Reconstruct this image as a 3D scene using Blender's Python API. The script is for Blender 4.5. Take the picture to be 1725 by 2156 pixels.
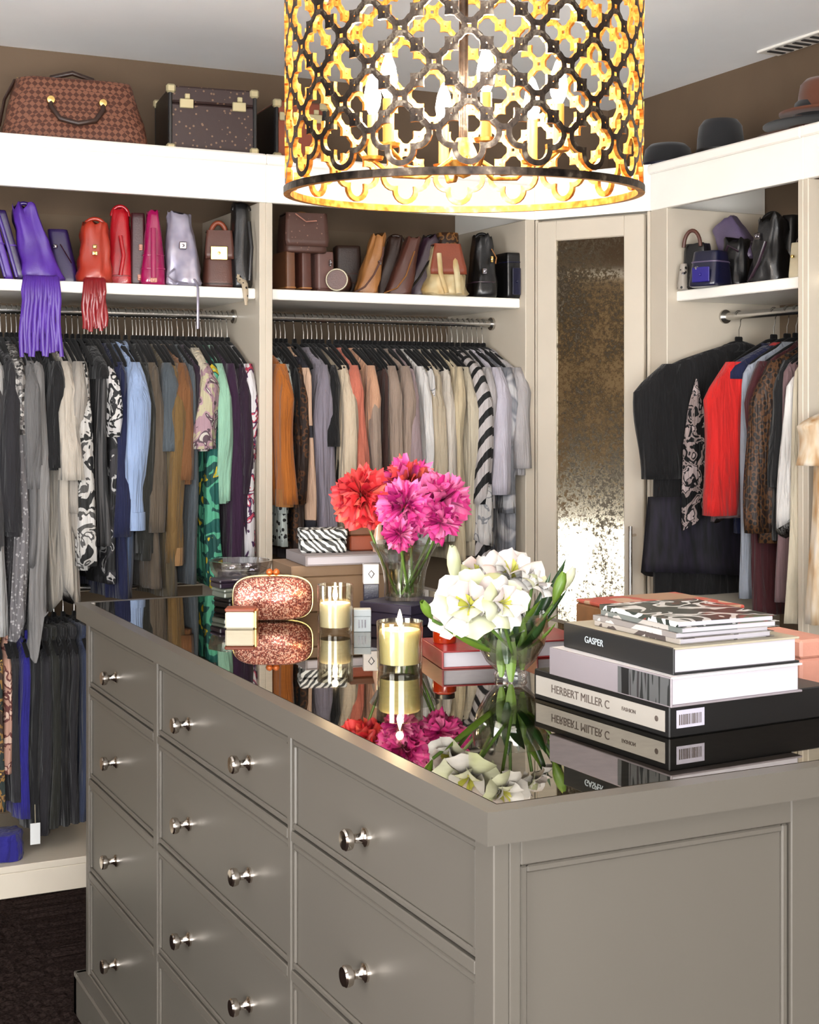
import bpy, math, random
from mathutils import Vector, Matrix, noise
PI = math.pi
for o in list(bpy.data.objects):
    bpy.data.objects.remove(o)
SC = bpy.context.scene
COL = SC.collection

# ------------------------------------------------------------------ camera
FPX, CX, HY, EYE = 3068.0, 862.5, 860.0, 1.37      # focal length, centre and horizon in pixels of 1725x2156
YAW = math.radians(26.04)
cam_d = bpy.data.cameras.new('camera')
cam = bpy.data.objects.new('camera', cam_d)
COL.objects.link(cam)
cam.location = (0, 0, EYE)
cam.rotation_euler = (PI / 2, 0, -YAW)
cam_d.sensor_fit = 'HORIZONTAL'
cam_d.sensor_width = 36.0
cam_d.lens = FPX / 1725.0 * 36.0
cam_d.shift_y = -(1078.0 - HY) / 1725.0
cam_d.clip_start = 0.02
SC.camera = cam
VF = Vector((math.sin(YAW), math.cos(YAW), 0))
VR = Vector((math.cos(YAW), -math.sin(YAW), 0))

def ray(u):
    return VF + VR * ((u - CX) / FPX)
def at_y(u, v, Y):
    r = ray(u); d = Y / r.y
    return Vector((r.x * d, Y, EYE + (HY - v) / FPX * d))
def at_x(u, v, X):
    r = ray(u); d = X / r.x
    return Vector((X, r.y * d, EYE + (HY - v) / FPX * d))
def at_z(u, v, z):
    d = (EYE - z) * FPX / (v - HY)
    r = ray(u)
    return Vector((r.x * d, r.y * d, z))
def at_d(u, v, d):
    r = ray(u)
    return Vector((r.x * d, r.y * d, EYE + (HY - v) / FPX * d))

# ------------------------------------------------------------------ world, daylight, exposure
SC.view_settings.view_transform = 'Standard'
SC.view_settings.look = 'None'
SC.view_settings.gamma = 1.0
SC.view_settings.use_curve_mapping = False
SC.view_settings.exposure = 1.4
w = bpy.data.worlds.new('daylight'); SC.world = w; w.use_nodes = True
bg = w.node_tree.nodes['Background']
bg.inputs['Color'].default_value = (0.93, 0.96, 1.0, 1)
bg.inputs['Strength'].default_value = 5.0

def area(name, loc, rot, sx, sy, watts, col=(1, 1, 1)):
    l = bpy.data.lights.new(name, 'AREA'); l.shape = 'RECTANGLE'; l.size = sx; l.size_y = sy
    l.energy = watts; l.color = col
    o = bpy.data.objects.new(name, l); COL.objects.link(o)
    o.location = loc; o.rotation_euler = rot
    return o
# daylight entering through the two windows of the room behind the camera
area('daylight_front_window', (-.3, -1.62, 1.08), (PI / 2, 0, 0), 2.2, 1.9, 72, (1.0, 0.98, 0.95))
area('daylight_side_window', (-1.66, 0.9, 1.2), (PI / 2, 0, -PI / 2), 1.5, 1.6, 26, (1.0, 0.97, 0.93))

# ------------------------------------------------------------------ helpers
class MB:
    """collects faces of one mesh"""
    def __init__(s):
        s.v = []; s.f = []; s.m = []
    def add(s, vs, fs, mi=0):
        b = len(s.v)
        s.v += [tuple(q) for q in vs]
        for f in fs:
            s.f.append(tuple(b + i for i in f)); s.m.append(mi)
        return s
    def box(s, x0, x1, y0, y1, z0, z1, b=0.0, mi=0, M=None):
        if b <= 0:
            vs = [(x, y, z) for x in (x0, x1) for y in (y0, y1) for z in (z0, z1)]
            fs = [(0, 1, 3, 2), (4, 6, 7, 5), (0, 4, 5, 1), (2, 3, 7, 6), (0, 2, 6, 4), (1, 5, 7, 3)]
        else:
            b = min(b, abs(x1 - x0) / 2.01, abs(y1 - y0) / 2.01, abs(z1 - z0) / 2.01)
            vs = []; idx = {}
            for i, (x, sx) in enumerate(((x0, 1), (x1, -1))):
                for j, (y, sy) in enumerate(((y0, 1), (y1, -1))):
                    for k, (z, sz) in enumerate(((z0, 1), (z1, -1))):
                        idx[i, j, k, 0] = len(vs); vs.append((x, y + sy * b, z + sz * b))
                        idx[i, j, k, 1] = len(vs); vs.append((x + sx * b, y, z + sz * b))
                        idx[i, j, k, 2] = len(vs); vs.append((x + sx * b, y + sy * b, z))
            fs = []
            for i in (0, 1):
                q = [idx[i, 0, 0, 0], idx[i, 0, 1, 0], idx[i, 1, 1, 0], idx[i, 1, 0, 0]]
                fs.append(q if i == 0 else q[::-1])
                q = [idx[0, i, 0, 1], idx[1, i, 0, 1], idx[1, i, 1, 1], idx[0, i, 1, 1]]
                fs.append(q if i == 0 else q[::-1])
                q = [idx[0, 0, i, 2], idx[0, 1, i, 2], idx[1, 1, i, 2], idx[1, 0, i, 2]]
                fs.append(q if i == 0 else q[::-1])
            for i in (0, 1):
                for j in (0, 1):
                    q = [idx[i, j, 0, 0], idx[i, j, 0, 1], idx[i, j, 1, 1], idx[i, j, 1, 0]]
                    fs.append(q if i == j else q[::-1])
                    q = [idx[i, 0, j, 0], idx[i, 1, j, 0], idx[i, 1, j, 2], idx[i, 0, j, 2]]
                    fs.append(q if i == j else q[::-1])
                    q = [idx[0, i, j, 1], idx[0, i, j, 2], idx[1, i, j, 2], idx[1, i, j, 1]]
                    fs.append(q if i == j else q[::-1])
                    for k in (0, 1):
                        q = [idx[i, j, k, 0], idx[i, j, k, 1], idx[i, j, k, 2]]
                        fs.append(q if (i + j + k) % 2 == 0 else q[::-1])
        if M is not None:
            vs = [M @ Vector(q) for q in vs]
        return s.add(vs, fs, mi)
    def loft(s, rings, mi=0, caps=(True, True), closed=True, wrap=False):
        n = len(rings[0]); vs = [q for r in rings for q in r]; fs = []
        R = len(rings)
        for i in range(R if wrap else R - 1):
            j2 = (i + 1) % R
            for j in range(n if closed else n - 1):
                k = (j + 1) % n
                fs.append((i * n + j, i * n + k, j2 * n + k, j2 * n + j))
        if closed and not wrap:
            if caps[0]: fs.append(tuple(range(n))[::-1])
            if caps[1]: fs.append(tuple((R - 1) * n + j for j in range(n)))
        return s.add(vs, fs, mi)
    def tube(s, pts, r, n=8, mi=0, caps=True, flat=1.0, closed=False):
        pts = [Vector(p) for p in pts]; N = len(pts)
        rs = r if isinstance(r, (list, tuple)) else [r] * N
        rings = []; up = None
        for i, p in enumerate(pts):
            if closed: t = pts[(i + 1) % N] - pts[i - 1]
            else: t = pts[min(i + 1, N - 1)] - pts[max(i - 1, 0)]
            t = t.normalized() if t.length > 1e-9 else Vector((0, 0, 1))
            if up is None:
                up = Vector((0, 0, 1)) if abs(t.z) < .9 else Vector((0, 1, 0))
            a = t.cross(up)
            a = a.normalized() if a.length > 1e-6 else Vector((1, 0, 0))
            b = a.cross(t).normalized(); up = b
            rings.append([p + (a * math.cos(2 * PI * j / n) + b * math.sin(2 * PI * j / n) * flat) * rs[i] for j in range(n)])
        return s.loft(rings, mi, (caps, caps), wrap=closed)
    def lathe(s, prof, n=24, mi=0, M=None, caps=(True, True)):
        rings = [[Vector((r * math.cos(2 * PI * j / n), r * math.sin(2 * PI * j / n), z)) for j in range(n)] for r, z in prof]
        if M is not None:
            rings = [[M @ q for q in r] for r in rings]
        return s.loft(rings, mi, caps)
    def build(s, name, mats, parent=None, smooth=None, loc=None, rot=None):
        me = bpy.data.meshes.new(name)
        me.from_pydata(s.v, [], s.f)
        if not isinstance(mats, (list, tuple)): mats = [mats]
        for m in mats: me.materials.append(m)
        if len(mats) > 1: me.polygons.foreach_set('material_index', s.m)
        if smooth is not None:
            me.shade_smooth()
            if smooth < 180: me.set_sharp_from_angle(angle=math.radians(smooth))
        me.update()
        return link(me, name, parent, loc, rot)

def link(me, name, parent=None, loc=None, rot=None):
    o = bpy.data.objects.new(name, me); COL.objects.link(o)
    if parent is not None: o.parent = parent
    if loc is not None: o.location = loc
    if rot is not None: o.rotation_euler = rot
    return o
def tag(o, label, cat, group=None):
    o['label'] = label; o['category'] = cat
    if group: o['group'] = group
    return o
def thing(name, label, cat, loc=(0, 0, 0), rot=(0, 0, 0), group=None):
    o = bpy.data.objects.new(name, None); COL.objects.link(o)
    o.empty_display_size = .05
    o.location = loc; o.rotation_euler = rot if isinstance(rot, (tuple, list)) else (0, 0, rot)
    return tag(o, label, cat, group)
def struct(o):
    o['kind'] = 'structure'; return o
def text_mesh(body, size, name, mat, parent, M, extrude=0.0003, align='CENTER'):
    c = bpy.data.curves.new('lettering', 'FONT'); c.body = body; c.size = size; c.extrude = extrude
    c.align_x = align; c.align_y = 'CENTER'
    o = bpy.data.objects.new('lettering', c); COL.objects.link(o)
    dg = bpy.context.evaluated_depsgraph_get()
    me = bpy.data.meshes.new_from_object(o.evaluated_get(dg))
    bpy.data.objects.remove(o)
    me.transform(M); me.materials.clear(); me.materials.append(mat)
    return link(me, name, parent)

# ------------------------------------------------------------------ materials
def srgb(r, g, b):
    f = lambda c: (c / 255 / 12.92) if c <= 10 else ((c / 255 + .055) / 1.055) ** 2.4
    return (f(r), f(g), f(b), 1)
def base_mat(name, rough=.6, metal=0.0, spec=.5):
    m = bpy.data.materials.new(name); m.use_nodes = True
    p = m.node_tree.nodes['Principled BSDF']
    p.inputs['Roughness'].default_value = rough
    p.inputs['Metallic'].default_value = metal
    p.inputs['Specular IOR Level'].default_value = spec
    return m, m.node_tree, p
def coords(nt, scale=(1, 1, 1), rot=(0, 0, 0)):
    tc = nt.nodes.new('ShaderNodeTexCoord'); mp = nt.nodes.new('ShaderNodeMapping')
    mp.inputs['Scale'].default_value = scale; mp.inputs['Rotation'].default_value = rot
    nt.links.new(tc.outputs['Object'], mp.inputs['Vector'])
    return mp.outputs['Vector']
def ramp(nt, stops, const=False):
    r = nt.nodes.new('ShaderNodeValToRGB')
    if const: r.color_ramp.interpolation = 'CONSTANT'
    el = r.color_ramp.elements
    el[0].position = stops[0][0]; el[0].color = stops[0][1]
    el[1].position = stops[1][0]; el[1].color = stops[1][1]
    for p, c in stops[2:]:
        e = el.new(p); e.color = c
    return r
def bump(nt, p, h, strength=.3, dist=.002):
    b = nt.nodes.new('ShaderNodeBump'); b.inputs['Strength'].default_value = strength
    b.inputs['Distance'].default_value = dist
    nt.links.new(h, b.inputs['Height']); nt.links.new(b.outputs['Normal'], p.inputs['Normal'])
def plain(name, c, rough=.6, metal=0.0, var=.06, vscale=8, bmp=0.0, bscale=200, spec=.5, coat=0.0, sheen=0.0, emit=None, es=0):
    """one colour with a little procedural variation"""
    m, nt, p = base_mat(name, rough, metal, spec)
    n = nt.nodes.new('ShaderNodeTexNoise'); n.inputs['Scale'].default_value = vscale; n.inputs['Detail'].default_value = 4
    nt.links.new(coords(nt), n.inputs['Vector'])
    lo = tuple(x * (1 - var) for x in c[:3]) + (1,); hi = tuple(min(1, x * (1 + var)) for x in c[:3]) + (1,)
    r = ramp(nt, [(.3, lo), (.7, hi)])
    nt.links.new(n.outputs['Fac'], r.inputs['Fac']); nt.links.new(r.outputs['Color'], p.inputs['Base Color'])
    if bmp:
        n2 = nt.nodes.new('ShaderNodeTexNoise'); n2.inputs['Scale'].default_value = bscale; n2.inputs['Detail'].default_value = 3
        nt.links.new(coords(nt), n2.inputs['Vector']); bump(nt, p, n2.outputs['Fac'], bmp)
    if coat:
        p.inputs['Coat Weight'].default_value = coat; p.inputs['Coat Roughness'].default_value = .12
    if sheen:
        p.inputs['Sheen Weight'].default_value = sheen
    if emit:
        p.inputs['Emission Color'].default_value = emit; p.inputs['Emission Strength'].default_value = es
    return m
def patt(name, stops, scale=14, kind='noise', const=True, rough=.75, stretch=(1, 1, 1), detail=2, rot=(0, 0, 0), dist=0.0, metal=0.0, bmp=.15, coat=0.0, spec=.4, wrk=False):
    """printed cloth or leather: texture through a colour ramp"""
    m, nt, p = base_mat(name, rough, metal, spec)
    v = coords(nt, stretch, rot)
    if kind == 'voronoi' or kind == 'cells':
        n = nt.nodes.new('ShaderNodeTexVoronoi'); n.inputs['Scale'].default_value = scale
        nt.links.new(v, n.inputs['Vector'])
        if kind == 'cells':
            sp = nt.nodes.new('ShaderNodeSeparateColor'); nt.links.new(n.outputs['Color'], sp.inputs['Color']); out = sp.outputs[0]
        else: out = n.outputs['Distance']
    elif kind == 'wave':
        n = nt.nodes.new('ShaderNodeTexWave'); n.inputs['Scale'].default_value = scale
        n.inputs['Distortion'].default_value = dist; n.inputs['Detail'].default_value = detail
        nt.links.new(v, n.inputs['Vector']); out = n.outputs['Fac']
    elif kind == 'checker':
        n = nt.nodes.new('ShaderNodeTexChecker'); n.inputs['Scale'].default_value = scale
        nt.links.new(v, n.inputs['Vector']); out = n.outputs['Fac']
    else:
        n = nt.nodes.new('ShaderNodeTexNoise'); n.inputs['Scale'].default_value = scale
        n.inputs['Detail'].default_value = detail; n.inputs['Distortion'].default_value = dist
        nt.links.new(v, n.inputs['Vector']); out = n.outputs['Fac']
    r = ramp(nt, stops, const)
    nt.links.new(out, r.inputs['Fac']); nt.links.new(r.outputs['Color'], p.inputs['Base Color'])
    if wrk: wrinkles(nt, p)
    elif bmp: bump(nt, p, out, bmp)
    if coat:
        p.inputs['Coat Weight'].default_value = coat; p.inputs['Coat Roughness'].default_value = .15
    return m
def wrinkles(nt, p, strength=.95, weave=.2):
    n = nt.nodes.new('ShaderNodeTexNoise'); n.inputs['Scale'].default_value = 1; n.inputs['Detail'].default_value = 3; n.inputs['Distortion'].default_value = .6
    nt.links.new(coords(nt, (38, 52, 4.2)), n.inputs['Vector'])
    b = nt.nodes.new('ShaderNodeBump'); b.inputs['Strength'].default_value = strength; b.inputs['Distance'].default_value = .016
    nt.links.new(n.outputs['Fac'], b.inputs['Height'])
    n2 = nt.nodes.new('ShaderNodeTexNoise'); n2.inputs['Scale'].default_value = 420
    nt.links.new(coords(nt), n2.inputs['Vector'])
    b2 = nt.nodes.new('ShaderNodeBump'); b2.inputs['Strength'].default_value = weave; b2.inputs['Distance'].default_value = .002
    nt.links.new(n2.outputs['Fac'], b2.inputs['Height']); nt.links.new(b.outputs['Normal'], b2.inputs['Normal'])
    nt.links.new(b2.outputs['Normal'], p.inputs['Normal'])
def cloth(name, c, rough=.8, sheen=.12, var=.16):
    m, nt, p = base_mat(name, rough, 0, .25)
    n = nt.nodes.new('ShaderNodeTexNoise'); n.inputs['Scale'].default_value = 1; n.inputs['Detail'].default_value = 4
    nt.links.new(coords(nt, (26, 26, 5)), n.inputs['Vector'])
    lo = tuple(x * (1 - var) for x in c[:3]) + (1,); hi = tuple(min(1, x * (1 + var)) for x in c[:3]) + (1,)
    r = ramp(nt, [(.32, lo), (.68, hi)])
    nt.links.new(n.outputs['Fac'], r.inputs['Fac']); nt.links.new(r.outputs['Color'], p.inputs['Base Color'])
    p.inputs['Sheen Weight'].default_value = sheen
    wrinkles(nt, p)
    return m
def glass(name, tint=(1, 1, 1, 1), rough=.0, edge=.5):
    """clear thin glass: see-through, shiny towards its edges"""
    m = bpy.data.materials.new(name); m.use_nodes = True; nt = m.node_tree
    nt.nodes.clear()
    out = nt.nodes.new('ShaderNodeOutputMaterial'); mx = nt.nodes.new('ShaderNodeMixShader')
    tr = nt.nodes.new('ShaderNodeBsdfTransparent'); gl = nt.nodes.new('ShaderNodeBsdfGlossy')
    fr = nt.nodes.new('ShaderNodeLayerWeight'); fr.inputs['Blend'].default_value = edge
    tr.inputs['Color'].default_value = tint; gl.inputs['Roughness'].default_value = rough
    sc = nt.nodes.new('ShaderNodeMath'); sc.operation = 'MULTIPLY_ADD'; sc.inputs[1].default_value = .75; sc.inputs[2].default_value = .04
    nt.links.new(fr.outputs['Facing'], sc.inputs[0])
    nt.links.new(sc.outputs[0], mx.inputs['Fac'])
    nt.links.new(tr.outputs[0], mx.inputs[1]); nt.links.new(gl.outputs[0], mx.inputs[2])
    nt.links.new(mx.outputs[0], out.inputs['Surface'])
    return m

WHITE = plain('white_lacquer', srgb(232, 228, 220), .35, var=.02, spec=.4)
CREAM = plain('cream_paint', srgb(182, 172, 156), .45, var=.03)
BACKP = plain('tan_back_panel', srgb(98, 81, 62), .7, var=.06)
WALLP = plain('taupe_wall_paint', srgb(96, 78, 60), .8, var=.05, bmp=.1)
CEILP = plain('white_ceiling_paint', srgb(246, 246, 247), .8, var=.01)
GREIGE = plain('greige_satin_paint', srgb(77, 72, 65), .36, var=.02, vscale=3, spec=.5)
NICKEL = plain('polished_nickel', srgb(205, 196, 186), .12, 1.0, var=.02)
CHROME = plain('brushed_chrome', srgb(190, 188, 184), .25, 1.0, var=.03)
BRASS = plain('pale_brass', srgb(222, 190, 118), .25, 1.0, var=.05)
BLACKV = plain('black_velvet', srgb(11, 10, 11), .9, sheen=.05, spec=.2)
CARPET = patt('dark_brown_carpet', [(.3, srgb(22, 17, 16)), (.7, srgb(46, 37, 34))], 160, const=False, rough=1.0, bmp=.6, spec=0.0)

# ------------------------------------------------------------------ room shell
ZC = 2.52
X0, X1, Y0, Y1 = -1.6, 3.16, -1.6, 4.72
def grid_floor():
    xs = [X0 + .2 * i for i in range(int((0 - X0) / .2) + 1)] + [.012 * i for i in range(1, 67)] + [.804 + .2 * i for i in range(1, 12)] + [X1]
    ys = [Y0 + .25 * i for i in range(17)] + [2.4 + .014 * i for i in range(1, 128)] + [4.3, 4.5, Y1]
    rnd = random.Random(3); mb = MB(); vs = []
    for y in ys:
        for x in xs:
            vs.append((x, y, rnd.uniform(-.007, .0)))
    nx = len(xs)
    fs = [(j * nx + i, j * nx + i + 1, (j + 1) * nx + i + 1, (j + 1) * nx + i) for j in range(len(ys) - 1) for i in range(nx - 1)]
    mb.add(vs, fs)
    return mb
struct(grid_floor().build('floor', CARPET))
struct(MB().box(X0 - .1, X1 + .1, Y0 - .1, Y1 + .1, ZC, ZC + .1).build('ceiling', CEILP))
struct(MB().box(X0 - .1, X1 + .1, Y1, Y1 + .1, -.05, ZC).build('wall_back', WALLP))
struct(MB().box(X1, X1 + .1, Y0 - .1, Y1, -.05, ZC).build('wall_right', WALLP))
# left wall: a small window near the camera and a tall one with a blind beyond
wl = MB()
def wall_with_holes(mb, along, a0, a1, holes, put):
    cur = a0
    for h0, h1, z0, z1 in holes:
        put(mb, cur, h0, -.05, ZC); put(mb, h0, h1, -.05, z0); put(mb, h0, h1, z1, ZC); cur = h1
    put(mb, cur, a1, -.05, ZC)
wall_with_holes(wl, 'y', Y0 - .1, Y1, [(.15, 1.65, .4, 2.0), (3.37, 4.1, .05, 2.15)], lambda mb, a, b, z0, z1: mb.box(X0 - .1, X0, a, b, z0, z1))
struct(wl.build('wall_left', WALLP))
wf = MB()
wall_with_holes(wf, 'x', X0, X1, [(-1.4, .8, .12, 2.05)], lambda mb, a, b, z0, z1: mb.box(a, b, Y0 - .1, Y0, z0, z1))
struct(wf.build('wall_front', CEILP))
PANE = glass('window_pane_glass', (1, 1, 1, 1), 0, .2)
def window(n, axis, p, a0, a1, z0, z1):
    e = bpy.data.objects.new('window_%d' % n, None); COL.objects.link(e); struct(e)
    def bx(name, a, b, c, d, t, mat):
        mb = MB()
        if axis == 'x': mb.box(p - .05 - t, p - .05 + t, a, b, c, d, .004 if t > .01 else 0)
        else: mb.box(a, b, p - .05 - t, p - .05 + t, c, d, .004 if t > .01 else 0)
        mb.build(name, mat, e)
    f = .05
    bx('frame', a0, a0 + f, z0, z1, .03, WHITE); bx('frame', a1 - f, a1, z0, z1, .03, WHITE)
    bx('frame', a0 + f, a1 - f, z0, z0 + f, .03, WHITE); bx('frame', a0 + f, a1 - f, z1 - f, z1, .03, WHITE)
    bx('pane', a0 + f, a1 - f, z0 + f, z1 - f, .003, PANE)
    return e
window(1, 'x', X0, 3.37, 4.1, .05, 2.15)
BLIND = plain('linen_blind', srgb(150, 128, 98), .9, var=.1, bmp=.2)
rb = thing('roman_blind', 'tan linen roman blind half drawn over the tall side window', 'blind', (X0 + .02, 3.735, .66))
for i in range(6):
    MB().box(0, .012 + .006 * (i % 2), -.40, .40, .25 * i - .004, .25 * (i + 1), .002).build('fold', BLIND, rb)
MB().box(-.01, .03, -.41, .41, 1.5, 1.55, .006).build('headrail', WHITE, rb)

# ceiling vent above the right wardrobe
vt = thing('ceiling_vent', 'narrow white slotted air vent in the ceiling above the hats', 'vent', (3.105, 3.3, ZC))
MB().box(-.045, .045, -.42, .42, -.008, -.0, .002).build('frame', WHITE, vt)
DARKG = plain('dark_grille', srgb(40, 38, 38), .6)
for i in range(20):
    MB().box(-.032, .032, -.39 + .04 * i, -.375 + .04 * i, -.011, -.007).build('slot', DARKG, vt)

# ------------------------------------------------------------------ wardrobes
ZT, ZF, ZS = 2.14, 1.993, 1.735                  # top, underside of fascia, shelf top
YF, XF = 4.15, 2.70                              # front planes of the back and right wardrobes
def unit(name, label, M, W, D, posts, rail_z=1.66, low_rail=None, rail_d=.22, right_wall=True, left_wall=True):
    """open wardrobe: local x along its front, y into it, front at y=0"""
    t = thing(name, label, 'wardrobe', M[0], (0, 0, M[1]))
    pt = .042
    def bx(nm, x0, x1, y0, y1, z0, z1, b=.002, mat=WHITE):
        return MB().box(x0, x1, y0, y1, z0, z1, b).build(nm, mat, t)
    lp, rp = posts
    if left_wall: bx('side_panel', 0, lp, 0, D, .09, ZF, mat=CREAM)
    if right_wall: bx('side_panel', W - rp, W, 0, D, .09, ZF, mat=CREAM)
    xa, xb = (lp if left_wall else 0), (W - rp if right_wall else W)
    bx('back_panel', xa, xb, D - .012, D, .09, ZF, 0, BACKP)
    bx('top_board', 0, W, .0, D, ZT - .03, ZT, .003)
    bx('fascia', 0, W, 0, .022, ZF, ZT - .03, .002)
    bx('cornice', 0, W, -.012, 0, ZT - .034, ZT - .004, .004)
    bx('shelf', xa, xb, .035, D - .012, ZS - .032, ZS, .003)
    bx('base_board', xa, xb, .0, D - .012, .07, .09, .002, CREAM)
    bx('plinth', 0, W, .0, .02, .0, .07, .002, CREAM)
    def rail(z, x0, x1):
        r = MB().tube([(x0, rail_d, z), (x1, rail_d, z)], .0125, 14).build('hanging_rail', CHROME, t, 40)
        for x in (x0 + .004, x1 - .004):
            MB().lathe([(.0, -.004), (.022, -.004), (.022, .004), (.0, .004)], 16, M=Matrix.Translation((x, rail_d, z)) @ Matrix.Rotation(PI / 2, 4, 'Y')).build('rail_socket', CHROME, r, 40)
    rail(rail_z, xa + .002, xb - .002)
    if low_rail: rail(low_rail, xa + .002, xb - .002)
    return t
DA, DB = Y1 - YF - .004, X1 - XF - .004
unit('wardrobe', 'white double hung wardrobe with purple and red bags on its shelf', ((-.1, YF, 0), 0), 1.645, DA, (.042, .021), low_rail=.83)
unit('wardrobe', 'white open wardrobe of pale blouses under a shelf of brown bags', ((1.545, YF, 0), 0), .945, DA, (.021, .036))
unit('wardrobe', 'white open wardrobe of dark and red clothes beside the mirrored door', ((XF, 3.795, 0), -PI / 2), .706, DB, (.088, .021))
unit('wardrobe', 'white wardrobe beyond the post with the fur piece hanging out', ((XF, 3.089, 0), -PI / 2), 1.4, DB, (.021, .042))

# corner cupboard with an antiqued mirror door
A_, B_ = Vector((2.49, YF, 0)), Vector((XF, 3.795, 0))
ang = math.atan2(B_.y - A_.y, B_.x - A_.x); CW = (B_ - A_).length
cc = thing('corner_cupboard', 'cream corner cupboard with a speckled antique mirror door', 'cupboard', A_, (0, 0, ang))
Mi = Matrix.Rotation(-ang, 4, 'Z') @ Matrix.Translation(-A_)
cb = MB()
poly = [Vector((2.49, YF + .012, 0)), Vector((XF + .012, 3.795, 0)), Vector((X1 - .004, 3.795, 0)), Vector((X1 - .004, Y1 - .004, 0)), Vector((2.49, Y1 - .004, 0))]
nrm = Vector((-(B_ - A_).y, (B_ - A_).x, 0)).normalized()
poly[0] = A_ + nrm * .03 + Vector((0, .008, 0)); poly[1] = B_ + nrm * .03 + Vector((.008, 0, 0))
rings = [[Mi @ (q + Vector((0, 0, z))) for q in poly] for z in (.0, ZF)]
cb.loft(rings); cb.build('carcass', CREAM, cc)
tp = MB()
poly2 = [A_.copy(), B_.copy()] + poly[2:]
tp.loft([[Mi @ (q + Vector((0, 0, z))) for q in poly2] for z in (ZF + .001, ZT)]); tp.build('top_board', WHITE, cc)
def cbx(nm, x0, x1, y0, y1, z0, z1, b=.003, mat=CREAM, parent=None):
    return MB().box(x0, x1, y0, y1, z0, z1, b).build(nm, mat, parent or cc)
cbx('stile', 0, .012, -.002, .03, .0, ZF); cbx('stile', CW - .012, CW, -.002, .03, 0, ZF)
cbx('plinth', .012, CW - .012, -.002, .03, 0, .09)
door = cbx('door', .016, .085, -.016, .006, .1, ZF - .01)          # hinge stile carries the rest of the door
cbx('door_stile', CW - .085, CW - .016, -.016, .006, .1, ZF - .01, parent=door)
cbx('door_rail', .085, CW - .085, -.016, .006, ZF - .075, ZF - .01, parent=door)
cbx('door_rail', .085, CW - .085, -.016, .006, .1, .2, parent=door)
def mirror_mat():
    m, nt, p = base_mat('antique_mirror', .12, 1.0)
    v = coords(nt)
    n = nt.nodes.new('ShaderNodeTexNoise'); n.inputs['Scale'].default_value = 95; n.inputs['Detail'].default_value = 6; n.inputs['Roughness'].default_value = .75
    n2 = nt.nodes.new('ShaderNodeTexNoise'); n2.inputs['Scale'].default_value = 5; n2.inputs['Detail'].default_value = 2
    nt.links.new(v, n.inputs['Vector']); nt.links.new(v, n2.inputs['Vector'])
    ad = nt.nodes.new('ShaderNodeMath'); ad.operation = 'MULTIPLY_ADD'; ad.inputs[1].default_value = .55; nt.links.new(n2.outputs['Fac'], ad.inputs[0]); nt.links.new(n.outputs['Fac'], ad.inputs[2])
    r = ramp(nt, [(.66, srgb(216, 210, 196)), (.78, srgb(160, 150, 128)), (.88, srgb(74, 66, 58)), (.97, srgb(120, 110, 92))])
    nt.links.new(ad.outputs[0], r.inputs['Fac']); nt.links.new(r.outputs['Color'], p.inputs['Base Color'])
    r2 = ramp(nt, [(.7, (.05,) * 3 + (1,)), (.95, (.4,) * 3 + (1,))])
    nt.links.new(ad.outputs[0], r2.inputs['Fac']); nt.links.new(r2.outputs['Color'], p.inputs['Roughness'])
    return m
cbx('mirror_pane', .085, CW - .085, -.006, .0, .2, ZF - .075, 0, mirror_mat(), door)
hd = MB().tube([(CW - .045, -.05, .72), (CW - .045, -.05, 1.0)], .006, 10).build('pull_handle', NICKEL, door, 40)
for z in (.75, .97):
    MB().tube([(CW - .045, -.016, z), (CW - .045, -.05, z)], .005, 8).build('handle_mount', NICKEL, door, 40)

# ------------------------------------------------------------------ island
IX0, IX1, IY0, IY1 = .772, 1.615, 1.387, 3.304      # edge of its top
ZI = .93
FX, EY = IX0 + .018, IY0 + .018                     # cabinet faces
isl = thing('island_cabinet', 'greige island chest of drawers with nickel knobs under a mirrored top', 'chest of drawers', ((IX0 + IX1) / 2, (IY0 + IY1) / 2, 0))
io = Vector(isl.location)
def ib(nm, x0, x1, y0, y1, z0, z1, b=.0025, mat=GREIGE, parent=isl):
    return MB().box(x0 - io.x, x1 - io.x, y0 - io.y, y1 - io.y, z0, z1, b).build(nm, mat, parent)
ib('carcass', FX + .02, IX1 - .038, EY + .02, IY1 - .038, .02, ZI - .04, 0)
yc = [(1.449, 2.018), (2.032, 2.718), (2.744, 3.262)]
zr = [(.098, .312), (.328, .522), (.538, .728), (.744, .882)]
# face frame: stiles between the columns, rails between the rows
ys = [EY, yc[0][0], yc[0][1], yc[1][0], yc[1][1], yc[2][0], yc[2][1], IY1 - .018]
for a, b in ((ys[0], ys[1]), (ys[2], ys[3]), (ys[4], ys[5]), (ys[6], ys[7])):
    ib('face_stile', FX, FX + .02, a, b, .06, ZI - .037, .0015)
zz = [.06, .098, .312, .328, .522, .538, .728, .744, .882, ZI - .037]
for c0, c1 in yc:
    for k in range(0, 10, 2):
        ib('face_rail', FX, FX + .02, c0, c1, zz[k], zz[k + 1], .0015)
def knob_mesh():
    mb = MB()
    mb.lathe([(0, 0), (.0125, 0), (.0125, .003), (.009, .005), (.0065, .009), (.006, .017), (.0085, .020), (.0135, .0225), (.0145, .026), (.0145, .031), (.0125, .0335), (0, .034)], 20,
             M=Matrix.Rotation(-PI / 2, 4, 'Y'))
    me = mb.build('knob', NICKEL, None, 35).data
    bpy.data.objects.remove(bpy.data.objects['knob'])
    return me
KN = knob_mesh()
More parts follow.
